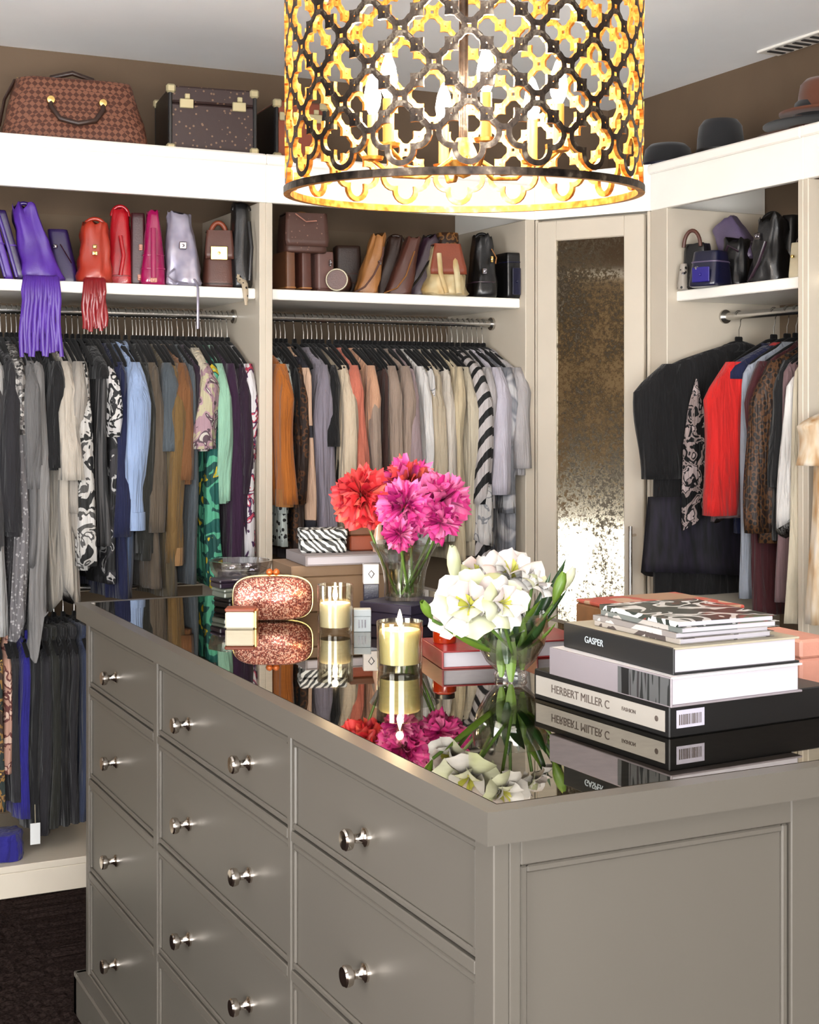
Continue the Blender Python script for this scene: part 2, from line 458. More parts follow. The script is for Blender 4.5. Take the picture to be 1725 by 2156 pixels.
for ci, (c0, c1) in enumerate(yc):
    for z0, z1 in zr:
        g = .0022
        d = ib('drawer', FX + .007, FX + .02, c0 + g, c1 - g, z0 + g, z1 - g, .0008)
        # raised bead round the drawer front
        for (a, b, c, e) in ((c0 + g, c1 - g, z0 + g, z0 + g + .009), (c0 + g, c1 - g, z1 - g - .009, z1 - g), (c0 + g, c0 + g + .009, z0 + g + .009, z1 - g - .009), (c1 - g - .009, c1 - g, z0 + g + .009, z1 - g - .009)):
            ib('bead', FX + .0025, FX + .008, a, b, c, e, .002, parent=d)
        cy, cz = (c0 + c1) / 2, (z0 + z1) / 2
        for ky in ((cy - .16, cy + .16) if ci == 1 else ((cy + .03) if ci == 0 else cy + .04,)):
            link(KN, 'knob', d, (FX + .007 - io.x, ky - io.y, cz - io.z - .012))
# end panels facing the camera
for (a, b) in ((FX + .0202, FX + .035), (1.21, 1.26), (IX1 - .055, IX1 - .018)):
    ib('end_stile', a, b, EY, EY + .02, .06, ZI - .037, .0015)
for (a, b) in ((FX + .035, 1.21), (1.26, IX1 - .055)):
    ib('end_rail', a, b, EY, EY + .02, .86, ZI - .037, .0015); ib('end_rail', a, b, EY, EY + .02, .06, .12, .0015)
    pn = ib('end_panel', a + .002, b - .002, EY + .009, EY + .02, .122, .858, .0008)
    for q in ((a + .002, a + .011, .122, .858), (b - .011, b - .002, .122, .858)):
        ib('bead', q[0], q[1], EY + .004, EY + .01, q[2], q[3], .002, parent=pn)
    for q in ((.122, .131), (.849, .858)):
        ib('bead', a + .011, b - .011, EY + .004, EY + .01, q[0], q[1], .002, parent=pn)
ib('side_panel', IX1 - .038, IX1 - .018, EY + .02, IY1 - .018, .06, ZI - .037)
ib('back_panel', FX + .02, IX1 - .038, IY1 - .038, IY1 - .018, .06, ZI - .037)
# skirting with bracket feet
def skirt(nm, along, p0, p1, q, s):
    mb = MB(); L = p1 - p0
    prof = [(0, 0), (.12, 0), (.135, .03), (.17, .045), (L - .17, .045), (L - .135, .03), (L - .12, 0), (L, 0), (L, .082), (0, .082)]
    r = []
    for off in (0, s * .022):
        r.append([((p0 + a - io.x, q + off - io.y, z) if along == 'x' else (q + off - io.x, p0 + a - io.y, z)) for a, z in prof])
    mb.loft(r)
    mb.build(nm, GREIGE, isl)
    c = MB()
    if along == 'x': c.box(p0 - io.x, p1 - io.x, q - io.y, q + s * .018 - io.y, .082, .094, .004)
    else: c.box(q - io.x, q + s * .018 - io.x, p0 - io.y, p1 - io.y, .082, .094, .004)
    c.build('skirting_cap', GREIGE, isl)
skirt('skirting', 'y', IY0 - .004, IY1 + .004, FX, -1)
skirt('skirting', 'x', FX - .022, IX1 - .018 + .022, EY, -1)
skirt('skirting', 'y', IY0 - .004, IY1 + .004, IX1 - .018, 1)
skirt('skirting', 'x', FX - .022, IX1 - .018 + .022, IY1 - .018, 1)

wt = thing('worktop', 'dark mirrored glass worktop in a greige wooden frame on the island', 'worktop', (io.x, io.y, ZI - .037))
def wb(nm, pts, mat, z0, z1):
    MB().loft([[(x - io.x, y - io.y, z) for x, y in pts] for z in (z0, z1)]).build(nm, mat, wt)
fw = .026
ox0, ox1, oy0, oy1 = IX0, IX1, IY0, IY1
nx0, nx1, ny0, ny1 = IX0 + fw, IX1 - fw, IY0 + fw, IY1 - fw
wb('frame_rail', [(ox0, oy0), (ox1, oy0), (nx1, ny0), (nx0, ny0)], GREIGE, 0, .037)
wb('frame_rail', [(ox1, oy0), (ox1, oy1), (nx1, ny1), (nx1, ny0)], GREIGE, 0, .037)
wb('frame_rail', [(ox1, oy1), (ox0, oy1), (nx0, ny1), (nx1, ny1)], GREIGE, 0, .037)
wb('frame_rail', [(ox0, oy1), (ox0, oy0), (nx0, ny0), (nx0, ny1)], GREIGE, 0, .037)
def top_mat():
    m, nt, p = base_mat('smoked_mirror_glass', .015, 1.0)
    n = nt.nodes.new('ShaderNodeTexNoise'); n.inputs['Scale'].default_value = 60; n.inputs['Detail'].default_value = 5
    nt.links.new(coords(nt), n.inputs['Vector'])
    r = ramp(nt, [(.35, srgb(138, 131, 114)), (.75, srgb(118, 111, 96))])
    nt.links.new(n.outputs['Fac'], r.inputs['Fac']); nt.links.new(r.outputs['Color'], p.inputs['Base Color'])
    return m
MB().box(nx0 - io.x + .0005, nx1 - io.x - .0005, ny0 - io.y + .0005, ny1 - io.y - .0005, .02, .0375, 0).build('glass_top', top_mat(), wt)
ZG = ZI + .0006                                   # where things on the worktop stand

# ------------------------------------------------------------------ drum pendant
LD = 2.55
lc = at_d(976, 0, LD); LX, LY = lc.x, lc.y
LR, LZ0, LZ1 = .308, 1.742, 2.30
tilt_axis = VR
lamp = thing('drum_pendant', 'large drum pendant of dark and gold quatrefoil metal lattice with candle bulbs', 'pendant lamp', (LX, LY, LZ0))
lamp.rotation_mode = 'QUATERNION'
lamp.rotation_quaternion = Matrix.Rotation(math.radians(2.2), 3, VR).to_quaternion()
DARKB = patt('tarnished_bronze', [(.3, srgb(24, 19, 17)), (.55, srgb(62, 52, 44)), (.8, srgb(150, 138, 120))], 40, const=False, rough=.38, metal=.85, detail=4)
GOLDL = patt('gold_leaf', [(.3, srgb(150, 84, 28)), (.5, srgb(206, 138, 58)), (.7, srgb(236, 186, 100))], 60, const=False, rough=.4, metal=.75, detail=4)
NCOL = 18; ARC = 2 * PI * LR / NCOL
def quatrefoil():
    a, r = .0243 * ARC / .105, .0187 * ARC / .105
    x = (2 * a + math.sqrt(4 * a * a - 8 * (a * a - r * r))) / 4
    th = math.atan2(x - a, x)            # angle of the notch seen from the upper lobe
    pts = []
    for k in range(4):
        A0 = PI / 2 - k * PI / 2
        c = Vector((a * math.cos(A0), a * math.sin(A0)))
        span = PI / 2 - th
        for i in range(11):
            f = span - 2 * span * i / 11
            pts.append(c + Vector((math.cos(A0 + f), math.sin(A0 + f))) * r)
    return pts
def ring_mesh():
    pts = quatrefoil(); N = len(pts); mb = MB(); wo, wi, tk = .0070, .0022, .0035
    rows = []
    for i, p in enumerate(pts):
        t = (pts[(i + 1) % N] - pts[i - 1]).normalized(); n = Vector((-t.y, t.x))
        q = []
        for (o, rr) in ((wo, LR + tk), (wo, LR - tk), (-wi, LR - tk), (-wi, LR + tk)):
            s = p + n * o
            q.append((rr * math.cos(s.x / LR), rr * math.sin(s.x / LR), s.y))
        rows.append(q)
    vs = [v for r in rows for v in r]; b = 0
    for mi, (j, k) in enumerate(((3, 0), (1, 2), (0, 1), (2, 3))):
        fs = [(i * 4 + j, ((i + 1) % N) * 4 + j, ((i + 1) % N) * 4 + k, i * 4 + k) for i in range(N)]
        mb.add(vs, fs, 0 if mi == 0 else 1)
    me = bpy.data.meshes.new('quatrefoil'); me.from_pydata(mb.v, [], mb.f)
    me.materials.append(DARKB); me.materials.append(GOLDL)
    me.polygons.foreach_set('material_index', mb.m); me.update()
    return me
RM = ring_mesh()
z = .012 + ARC / 2; row = 0
while z < LZ1 - LZ0 - ARC * .45:
    for c in range(NCOL):
        link(RM, 'quatrefoil', lamp, (0, 0, z), (0, 0, (c + .5 * (row % 2)) * 2 * PI / NCOL + .06))
    z += ARC / 2; row += 1
def band(z0, z1, nm):
    mb = MB(); n = 72
    for mi, (ra, za, rb_, zb) in enumerate(((LR + .006, z0, LR + .006, z1), (LR + .006, z1, LR - .006, z1), (LR - .006, z1, LR - .006, z0), (LR - .006, z0, LR + .006, z0))):
        r = [[(ra * math.cos(2 * PI * j / n), ra * math.sin(2 * PI * j / n), za) for j in range(n)], [(rb_ * math.cos(2 * PI * j / n), rb_ * math.sin(2 * PI * j / n), zb) for j in range(n)]]
        mb.loft(r, 0 if mi == 0 else 1, (False, False))
    mb.build(nm, [DARKB, GOLDL], lamp)
band(0, .012, 'rim'); H = LZ1 - LZ0; band(H - .012, H, 'rim')
MB().tube([(0, 0, .06), (0, 0, ZC - LZ0 - .02)], .008, 10).build('stem', DARKB, lamp, 40)
MB().lathe([(0, .03), (.012, .035), (.03, .06), (.022, .08), (.012, .1), (0, .1)], 16).build('hub', GOLDL, lamp, 40)
MB().lathe([(0, 0), (.065, 0), (.06, .012), (.02, .025), (0, .03)], 20, M=Matrix.Translation((0, 0, ZC - LZ0 - .03))).build('ceiling_rose', DARKB, lamp, 40)
for k in range(3):
    a = k * 2 * PI / 3 + .4
    MB().tube([(.0, .0, H - .03), (LR * math.cos(a), LR * math.sin(a), H - .006)], .004, 6).build('spider_arm', GOLDL, lamp)
SLEEVE = plain('amber_candle_sleeve', srgb(205, 140, 66), .5, var=.08)
BULB = plain('lit_bulb', srgb(255, 240, 215), .3, emit=(1.0, .90, .74, 1), es=130)
for k in range(6):
    a = k * PI / 3 + .25; rr = .17
    ca, sa = math.cos(a), math.sin(a)
    arm = MB().tube([(.015 * ca, .015 * sa, .07), (.07 * ca, .07 * sa, .035), (.13 * ca, .13 * sa, .04), (rr * ca, rr * sa, .07)], .004, 8).build('arm', GOLDL, lamp, 60)
    MB().lathe([(.0, .066), (.018, .07), (.02, .076), (0, .076)], 14, M=Matrix.Translation((rr * ca, rr * sa, 0))).build('drip_pan', GOLDL, arm, 40)
    MB().lathe([(.0, .076), (.0095, .076), (.0095, .15), (0, .15)], 12, M=Matrix.Translation((rr * ca, rr * sa, 0))).build('candle_sleeve', SLEEVE, arm, 40)
    MB().lathe([(.006, .15), (.013, .165), (.0155, .182), (.012, .203), (.005, .222), (0, .228)], 12, M=Matrix.Translation((rr * ca, rr * sa, 0))).build('bulb', BULB, arm, 60)

# ------------------------------------------------------------------ clothes and hangers
def hanger_meshes():
    b = MB()
    pts = [(-.175, 0, -.166), (-.16, 0, -.155), (-.09, 0, -.116), (-.03, 0, -.088), (0, 0, -.082), (.03, 0, -.088), (.09, 0, -.116), (.16, 0, -.155), (.175, 0, -.166)]
    b.tube(pts, [.004, .0065, .0065, .0065, .007, .0065, .0065, .0065, .004], 8, flat=.8)
    b.tube([(-.17, 0, -.165), (-.1, 0, -.178), (.1, 0, -.178), (.17, 0, -.165)], .003, 6)
    b.box(-.013, .013, -.005, .005, -.1, -.066, .003)
    body = b.build('hanger_body', BLACKV, None, 60)
    h = MB()
    hp = [(0, 0, -.09), (0, 0, -.045), (.006, 0, -.03)]
    hp += [(.0155 * math.cos(a), 0, .0155 * math.sin(a)) for a in [(-1.1 + i * .42) for i in range(11)]]
    h.tube(hp, .0016, 6)
    hook = h.build('hook', CHROME, None, 60)
    r = (body.data, hook.data)
    bpy.data.objects.remove(body); bpy.data.objects.remove(hook)
    return r
HB, HH = hanger_meshes()
HWOOD = plain('pale_wood_hanger', srgb(196, 160, 120), .5, var=.1)
HRED = plain('red_plastic_hanger', srgb(170, 28, 40), .35)
def add_hanger(loc, rz, label, group):
    h = thing('clothes_hanger', label, 'hanger', loc, rz, group)
    link(HB, 'hanger_body', h); link(HH, 'hook', h)
    return h

def fold(th, ph, n):
    return 1.1 * (.6 - abs(math.sin(n * .5 * th + ph[0])) * 1.2) + .6 * math.sin(1.73 * n * th + ph[1]) + .4 * math.sin(2.9 * n * th + ph[2])
def drape(mb, path, hw, ht, amp, n, ph, NS=44, tw=0.0, hem=0.0, sq=.75, lim=9.0):
    """vertical loft: path = centres (x, y, z), hw/ht half sizes across and along the rail"""
    rings = []; R = len(path)
    for i, (cx, cy, z) in enumerate(path):
        r = []
        for j in range(NS):
            t = 2 * PI * j / NS
            c, s = math.cos(t), math.sin(t)
            x = hw[i] * math.copysign(abs(c) ** sq, c); y = ht[i] * math.copysign(abs(s) ** sq, s)
            f = fold(t, ph, n) * amp[i]
            x += f * .6 * c; y += f * s
            y += amp[i] * .8 * math.sin(z * 9 + ph[2] + 2.2 * x / max(hw[i], .01))
            zz = z + (hem * (math.sin(3 * t + ph[0]) + .6 * math.sin(5 * t + ph[1])) if i >= R - 2 else 0)
            r.append((min(cx + x, lim), cy + y, zz))
        rings.append(r)
    mb.loft(rings)
def interp(tab, s):
    for (a, va), (b, vb) in zip(tab, tab[1:]):
        if s <= b:
            f = (s - a) / (b - a) if b > a else 0
            f = f * f * (3 - 2 * f) * .5 + f * .5
            return va + (vb - va) * f
    return tab[-1][1]
GRP = {'a': 'clothes hanging in the double hung wardrobe', 'b': 'clothes hanging in the wardrobe of pale blouses', 'c': 'clothes hanging in the wardrobe beside the mirrored door', 'l': 'clothes on the lower rail of the double hung wardrobe', 'd': 'clothes hanging beyond the post'}
HGR = {'a': 'black velvet hangers on the upper rail of the double hung wardrobe', 'b': 'black velvet hangers among the pale blouses', 'c': 'black velvet hangers beside the mirrored door', 'l': 'black velvet hangers on the lower rail', 'd': 'black velvet hangers beyond the post'}
HLB = {'a': 'black velvet hanger with chrome hook on the upper rail above the grey clothes', 'b': 'black velvet hanger with chrome hook on the rail of pale blouses', 'c': 'black velvet hanger with chrome hook on the rail beside the mirrored door', 'l': 'black velvet hanger with chrome hook on the low rail behind the island', 'd': 'black velvet hanger with chrome hook beyond the white post'}
gseed = [11]
def garment(side, pos, name, cat, label, mat, zb, sl=None, smat=None, t=.024, th=None, hw=.2, hwh=None, amp=.0085, n=7, rz=None, neck=.055, slw=.03, hem=.0, cuff=None, collar=None, yoke=None, hang=True, twist=0.0, skirt=None, top=0.0, flare=1.0):
    """zb: height of the hem; sl: height of the cuff of a sleeve, None when sleeveless"""
    gseed[0] += 1; rn = random.Random(gseed[0] * 7 + 3)
    if side in 'abl':
        rail = {'a': 1.66, 'b': 1.66, 'l': .83}[side]
        loc = (pos, YF + .22, rail); R0 = PI / 2
    else:
        rail = 1.66; loc = (XF + .22, pos, rail); R0 = 0
    if rz is None: rz = rn.uniform(-.06, .09) if side in 'ab' else 0.0
    lim = 9.0 if side in 'abl' else .205
    if hang: add_hanger(loc, R0 + rz, 'black hanger holding the ' + ' '.join(label.split()[:12]), HGR[side])
    g = thing(name, label, cat, loc, R0 + rz, GRP[side])
    L = rail - zb; th = th or t * 1.25; hwh = hwh or hw * 1.06
    ph = [rn.uniform(0, 6.28) for _ in range(3)]
    zt = -.094 - top
    zs = [zt, zt - .02, zt - .045, zt - .07, zt - .095, zt - .13]
    while zs[-1] > -L + .05: zs.append(zs[-1] - .045)
    zs.append(-L)
    tab_w = [(0, neck), (.02, max(neck, hw * .42)), (.045, hw * .69), (.07, hw * .89), (.095, hw * .98), (.13, hw), (L + zt, hwh)]
    tab_t = [(0, .012), (.03, t * .75), (.09, t), (L + zt, th)]
    path = []; W = []; T = []; A = []
    for z in zs:
        s = zt - z
        path.append((0, twist * s * .2, z)); W.append(interp(tab_w, s)); T.append(interp(tab_t, s))
        A.append(amp * min(1, .15 + s / (L + zt) * 1.3))
    mb = MB(); drape(mb, path, W, T, A, n, ph, hem=hem, lim=lim)
    body = mb.build('body', mat, g, 180)
    if sl is not None:
        Ls = rail - sl
        for sgn in (-1, 1):
            ph2 = [rn.uniform(0, 6.28) for _ in range(3)]
            z0 = zt - .06; k = 12; p = []; a1 = []; b1 = []; am = []
            for i in range(k + 1):
                f = i / k; z = z0 + (-Ls - z0) * f
                out = hw * .80 + slw * .9 * min(1, f * 4) + .012 * math.sin(f * 5 + ph2[0])
                if sgn > 0: out = min(out, lim - slw * .9)
                p.append((sgn * out, twist * f * .1 + .006 * math.sin(f * 4 + ph2[1]), z))
                wv = slw * (.55 + .6 * min(1, f * 5) - .12 * f) * (1 + (flare - 1) * f)
                a1.append(wv); b1.append(min(t * 1.02, wv) * (.7 + .35 * min(1, f * 4)) * (1 + (flare - 1) * f * .5)); am.append(amp * .55 * min(1, f * 2 + .1))
            sb = MB(); drape(sb, p, a1, b1, am, 3, ph2, NS=20)
            so = sb.build('sleeve', smat or mat, g, 180)
            if cuff is not None:
                cz = -Ls; c = MB()
                c.loft([[(sgn * (hw * .80 + slw * .9) + slw * .95 * math.cos(2 * PI * j / 16), t * .95 * math.sin(2 * PI * j / 16), z) for j in range(16)] for z in (cz + .045, cz + .03, cz + .004, cz - .008)])
                c.build('cuff', cuff, so, 60)
    if collar is not None:
        c = MB()
        c.tube([(math.cos(a) * (neck + .012), math.sin(a) * .018, zt - .004 - .018 * abs(math.cos(a)) ** 2) for a in [2 * PI * i / 14 for i in range(14)]], .011, 8, flat=1.4, closed=True)
        c.build('collar', collar, g, 60)
    if yoke is not None:                        # a trim piece round the shoulders
        ym, yb = yoke; y = MB(); k = 5
        pz = [zt - .01 - (yb) * i / k for i in range(k + 1)]
        drape(y, [(0, 0, z) for z in pz], [interp(tab_w, zt - z) + .012 for z in pz], [interp(tab_t, zt - z) + .008 for z in pz], [.003] * (k + 1), 9, ph, NS=44, lim=lim + .006)
        y.build('yoke', ym, g, 180)
    if skirt is not None:                       # tiers: (material, top height, bottom height, extra size)
        for sm, h1, h0, ex in skirt:
            y = MB(); k = 7; pz = [h1 - rail + (h0 - h1) * i / k for i in range(k + 1)]
            drape(y, [(0, 0, z) for z in pz], [interp(tab_w, zt - z) + ex * (.3 + .7 * i / k) for i, z in enumerate(pz)], [interp(tab_t, zt - z) + ex * .6 * (.3 + .7 * i / k) for i, z in enumerate(pz)], [amp * 1.1] * (k + 1), n * 2.2, ph, NS=56, hem=.012, lim=lim + .008)
            y.build('skirt_tier', sm, g, 180)
    return g

def S(r, g, b):
    return tuple(x * .56 for x in srgb(r, g, b)[:3]) + (1,)
C = {}
def cl(k, *c, **kw): C[k] = cloth('cloth_' + k, S(*c), **kw)
cl('charcoal', 62, 60, 62); cl('grey', 112, 110, 110); cl('mid_grey', 138, 135, 133); cl('pale_grey', 178, 176, 174); cl('black', 18, 17, 19)
cl('soot', 38, 36, 40); cl('oatmeal', 196, 186, 172); cl('stone', 168, 160, 150); cl('navy', 22, 28, 66); cl('royal', 36, 30, 128)
cl('sky', 158, 180, 218); cl('denim', 86, 104, 136); cl('dark_denim', 52, 60, 84); cl('olive_black', 40, 40, 34); cl('olive', 92, 80, 58); cl('taupe_brown', 96, 84, 70)
cl('rust', 128, 84, 48); cl('ochre', 122, 94, 52); cl('tan', 168, 128, 84); cl('plum', 54, 24, 56); cl('mint', 158, 206, 178); cl('teal', 34, 110, 100)
cl('leaf', 30, 70, 56); cl('slate', 84, 92, 98); cl('aubergine', 44, 22, 44); cl('cream', 226, 206, 178); cl('pumpkin', 186, 106, 34); cl('pumpkin2', 172, 112, 52); cl('lilac_grey', 146, 138, 150)
cl('coral', 224, 128, 104); cl('peach', 224, 172, 138); cl('taupe', 172, 150, 134); cl('mauve', 172, 150, 152); cl('ivory', 226, 216, 202); cl('beige', 206, 190, 164); cl('sand', 214, 196, 162)
cl('silver', 196, 190, 190); cl('lavender', 212, 206, 218); cl('white', 236, 232, 228); cl('red', 226, 34, 30); cl('burgundy', 74, 26, 32); cl('icegrey', 160, 166, 178); cl('dusk', 122, 96, 98); cl('bone', 214, 202, 178); cl('lining', 72, 46, 40)
C['bead'] = patt('beaded_cloth', [(0, S(150, 146, 142)), (.35, S(60, 58, 58)), (.6, S(200, 196, 190)), (.8, S(105, 100, 98))], 120, 'cells', rough=.35, wrk=True)
C['lace'] = patt('grey_lace', [(0, S(180, 176, 176)), (.3, S(120, 116, 118))], 90, 'voronoi', rough=.8, wrk=True)
C['bwfloral'] = patt('black_white_floral', [(0, S(30, 30, 30)), (.44, S(210, 206, 200)), (.56, S(84, 82, 80)), (.64, S(226, 222, 218))], 17, dist=1.2, wrk=True)
C['bwfloral2'] = patt('black_white_print', [(0, S(220, 216, 214)), (.46, S(32, 32, 34)), (.56, S(226, 222, 218))], 22, dist=1.0, wrk=True)
C['darkfloral'] = patt('dark_print', [(0, S(18, 18, 20)), (.52, S(50, 48, 52)), (.6, S(190, 188, 186)), (.66, S(22, 22, 24))], 16, dist=1.0, wrk=True)
C['gstripe'] = patt('charcoal_stripe', [(0, S(26, 26, 28)), (.5, S(78, 76, 76))], 26, 'wave', stretch=(1, 1, .02), dist=1.0, wrk=True)
C['pinkprint'] = patt('tribal_print', [(0, S(206, 196, 160)), (.42, S(186, 150, 160)), (.52, S(96, 74, 84)), (.58, S(216, 208, 196))], 16, dist=1.5, wrk=True)
C['greenprint'] = patt('green_yellow_floral', [(0, S(18, 96, 88)), (.42, S(92, 186, 148)), (.52, S(24, 84, 78)), (.6, S(226, 196, 40)), (.66, S(150, 206, 160))], 11, dist=.8, wrk=True)
C['plumfloral'] = patt('plum_white_floral', [(0, S(236, 232, 234)), (.47, S(78, 40, 84)), (.53, S(208, 70, 96)), (.58, S(240, 236, 236))], 20, dist=1.0, wrk=True)
C['snowleo'] = patt('black_white_leopard', [(0, S(24, 24, 26)), (.32, S(198, 206, 200))], 55, 'voronoi', wrk=True)
C['leo'] = patt('brown_leopard', [(0, S(28, 18, 14)), (.3, S(98, 60, 28)), (.5, S(44, 26, 16))], 46, 'voronoi', wrk=True)
C['leo2'] = patt('dark_leopard', [(0, S(24, 15, 12)), (.38, S(92, 58, 28)), (.62, S(40, 24, 16))], 60, 'voronoi', rough=.6, wrk=True)
C['block'] = patt('peach_black_colour_block', [(0, S(222, 184, 156)), (.5, S(44, 42, 50)), (.72, S(222, 184, 156))], 1.0, 'wave', stretch=(0, 0, .62), rot=(0, PI / 2, 0), bmp=0, wrk=True)
C['zig'] = patt('black_white_diagonal_stripe', [(0, S(214, 206, 204)), (.62, S(20, 20, 22))], 7.5, 'wave', stretch=(1, 1, 1), rot=(.6, .8, 0), bmp=0, wrk=True)
C['sage_trim'] = patt('sketch_print', [(0, S(222, 218, 214)), (.58, S(150, 152, 156)), (.66, S(228, 224, 222))], 14, dist=1.4, wrk=True)
C['marble'] = patt('grey_marble_print', [(0, S(206, 204, 206)), (.5, S(132, 134, 142)), (.6, S(214, 212, 214))], 9, dist=1.0, const=False, wrk=True)
C['floralpink'] = patt('pink_black_floral', [(0, S(14, 13, 16)), (.45, S(196, 176, 172)), (.54, S(22, 20, 24)), (.6, S(226, 206, 204))], 22, dist=1.2, wrk=True)
C['jungle'] = patt('brown_gold_print', [(0, S(32, 44, 40)), (.45, S(150, 110, 52)), (.53, S(60, 40, 30)), (.6, S(206, 168, 90))], 18, dist=1.0, wrk=True)
C['salmonprint'] = patt('salmon_print', [(0, S(196, 150, 130)), (.5, S(110, 60, 56)), (.58, S(226, 190, 170))], 26, dist=.8)
FUR = patt('black_feather', [(.3, S(10, 10, 14)), (.7, S(44, 38, 56))], 60, const=False, stretch=(1, 1, .15), rough=.8)
FURC = patt('cream_fur', [(.3, S(196, 150, 100)), (.5, S(232, 208, 176)), (.7, S(246, 236, 222))], 36, const=False, stretch=(1, 1, .25), rough=.95, bmp=.6)

YG = YF + .02                       # plane where the front edges of the clothes show
def ux(u): return at_y(u, 0, YG).x
def vz(u, v): return at_y(u, v, YG).z
# upper rail of the double hung wardrobe: (u, v of hem, name, category, label, cloth, options)
ROW_A = [
 (-62, 1200, 'cardigan', 'cardigan', 'soft charcoal cardigan at the outer end of the upper rail', 'charcoal', dict(sl=1040)),
 (-38, 1260, 'blouse', 'blouse', 'pale grey long blouse between the charcoal cardigan and the charcoal coat', 'pale_grey', dict(sl=1150)),
 (-14, 1160, 'coat', 'coat', 'dark charcoal knit coat hanging left of the beaded grey dress', 'charcoal', dict(sl=1150)),
 (6, 1340, 'tunic', 'tunic', 'light grey tunic with a long straight pale hem beside the charcoal coat', 'pale_grey', dict(t=.02)),
 (16, 1130, 'cardigan', 'cardigan', 'soot black cardigan squeezed beside the beaded grey dress', 'soot', dict(sl=1120, hw=.21)),
 (42, 1340, 'dress', 'dress', 'grey lace dress with a beaded sparkling top', 'lace', dict(yoke=('bead', .26), hem=.03, amp=.009, hw=.205)),
 (64, 1200, 'cardigan', 'cardigan', 'mid grey draped cardigan with a hanging front corner', 'grey', dict(sl=1030, hem=.04, amp=.009)),
 (82, 1350, 'dress', 'dress', 'grey ragged hem chiffon dress with pointed ends', 'mid_grey', dict(hem=.05, amp=.011, hw=.205)),
 (108, 990, 'top', 'top', 'black narrow top behind the purple leather fringe', 'black', dict(sl=985, t=.02)),
 (136, 1265, 'blouse', 'blouse', 'oatmeal blouse with wide sleeve and long tied hem', 'oatmeal', dict(sl=1010, flare=1.7, hem=.03, amp=.011, hw=.205)),
 (160, 1120, 'blouse', 'blouse', 'stone coloured blouse with ruffled front next to the oatmeal one', 'stone', dict(sl=1080, amp=.009, hem=.02)),
 (186, 1200, 'blouse', 'blouse', 'black and white floral silk blouse with billowing sleeve', 'bwfloral', dict(sl=1190, flare=1.5, amp=.010, t=.022)),
 (212, 1150, 'dress', 'dress', 'charcoal striped dress with a black fur yoke', 'gstripe', dict(yoke=('black', .1), amp=.008)),
 (228, 1230, 'dress', 'dress', 'black dress with scattered white flowers', 'darkfloral', dict(sl=920, amp=.008, smat='bwfloral2', t=.019)),
 (250, 1262, 'dress', 'dress', 'navy blue long dress between the floral dress and the pale denim shirt', 'navy', dict(sl=1130, amp=.008, t=.026)),
 (270, 1245, 'trousers', 'trousers', 'washed denim long shirt dress behind the sky blue shirt', 'denim', dict(amp=.010, hw=.19, t=.02)),
 (286, 1085, 'shirt', 'shirt', 'sky blue denim shirt with rolled up sleeve', 'sky', dict(sl=1110, slw=.04, cuff='sky', collar='sky', t=.03, amp=.007, hw=.205)),
 (318, 1180, 'coat', 'coat', 'olive black coat right of the sky blue shirt', 'olive_black', dict(sl=1165, t=.026)),
 (334, 1240, 'dress', 'dress', 'dark taupe long dress beside the olive black coat', 'taupe_brown', dict(sl=1120, amp=.008)),
 (352, 1258, 'dress', 'dress', 'olive brown wrap dress with long hem', 'olive', dict(sl=950, amp=.009, smat='slate')),
 (372, 1190, 'shirt', 'shirt', 'ochre silk shirt with long tan cuff band', 'ochre', dict(sl=1185, cuff='tan', amp=.008)),
 (390, 1020, 'shirt', 'shirt', 'rust brown shirt with a sleeve ending above the ochre one', 'rust', dict(sl=1010, hw=.205)),
 (404, 1230, 'trousers', 'trousers', 'slate grey dress between the rust shirt and the printed tunic', 'slate', dict(amp=.007, t=.018)),
 (416, 900, 'top', 'top', 'plum black sleeveless top beside the rust shirt', 'aubergine', dict(t=.018)),
 (440, 950, 'tunic', 'tunic', 'cream pointed tunic with pink tribal print hem', 'pinkprint', dict(sl=945, flare=2.1, slw=.03, yoke=('bone', .14), t=.022)),
 (456, 1222, 'dress', 'dress', 'green and yellow floral dress with frilled hem', 'greenprint', dict(amp=.008, hem=.02, hw=.205)),
 (478, 1060, 'top', 'top', 'plain mint green long top', 'mint', dict(sl=1055, slw=.032, t=.022)),
 (496, 1210, 'dress', 'dress', 'dark aubergine velvet dress beside the mint top', 'plum', dict(sl=1200, amp=.009)),
 (512, 1215, 'dress', 'dress', 'burgundy black long dress next to the floral one at the divider', 'aubergine', dict(sl=1040, amp=.008, t=.018)),
 (530, 1185, 'dress', 'dress', 'white dress with plum and red flowers against the divider', 'plumfloral', dict(sl=1170, amp=.007, t=.019)),
]
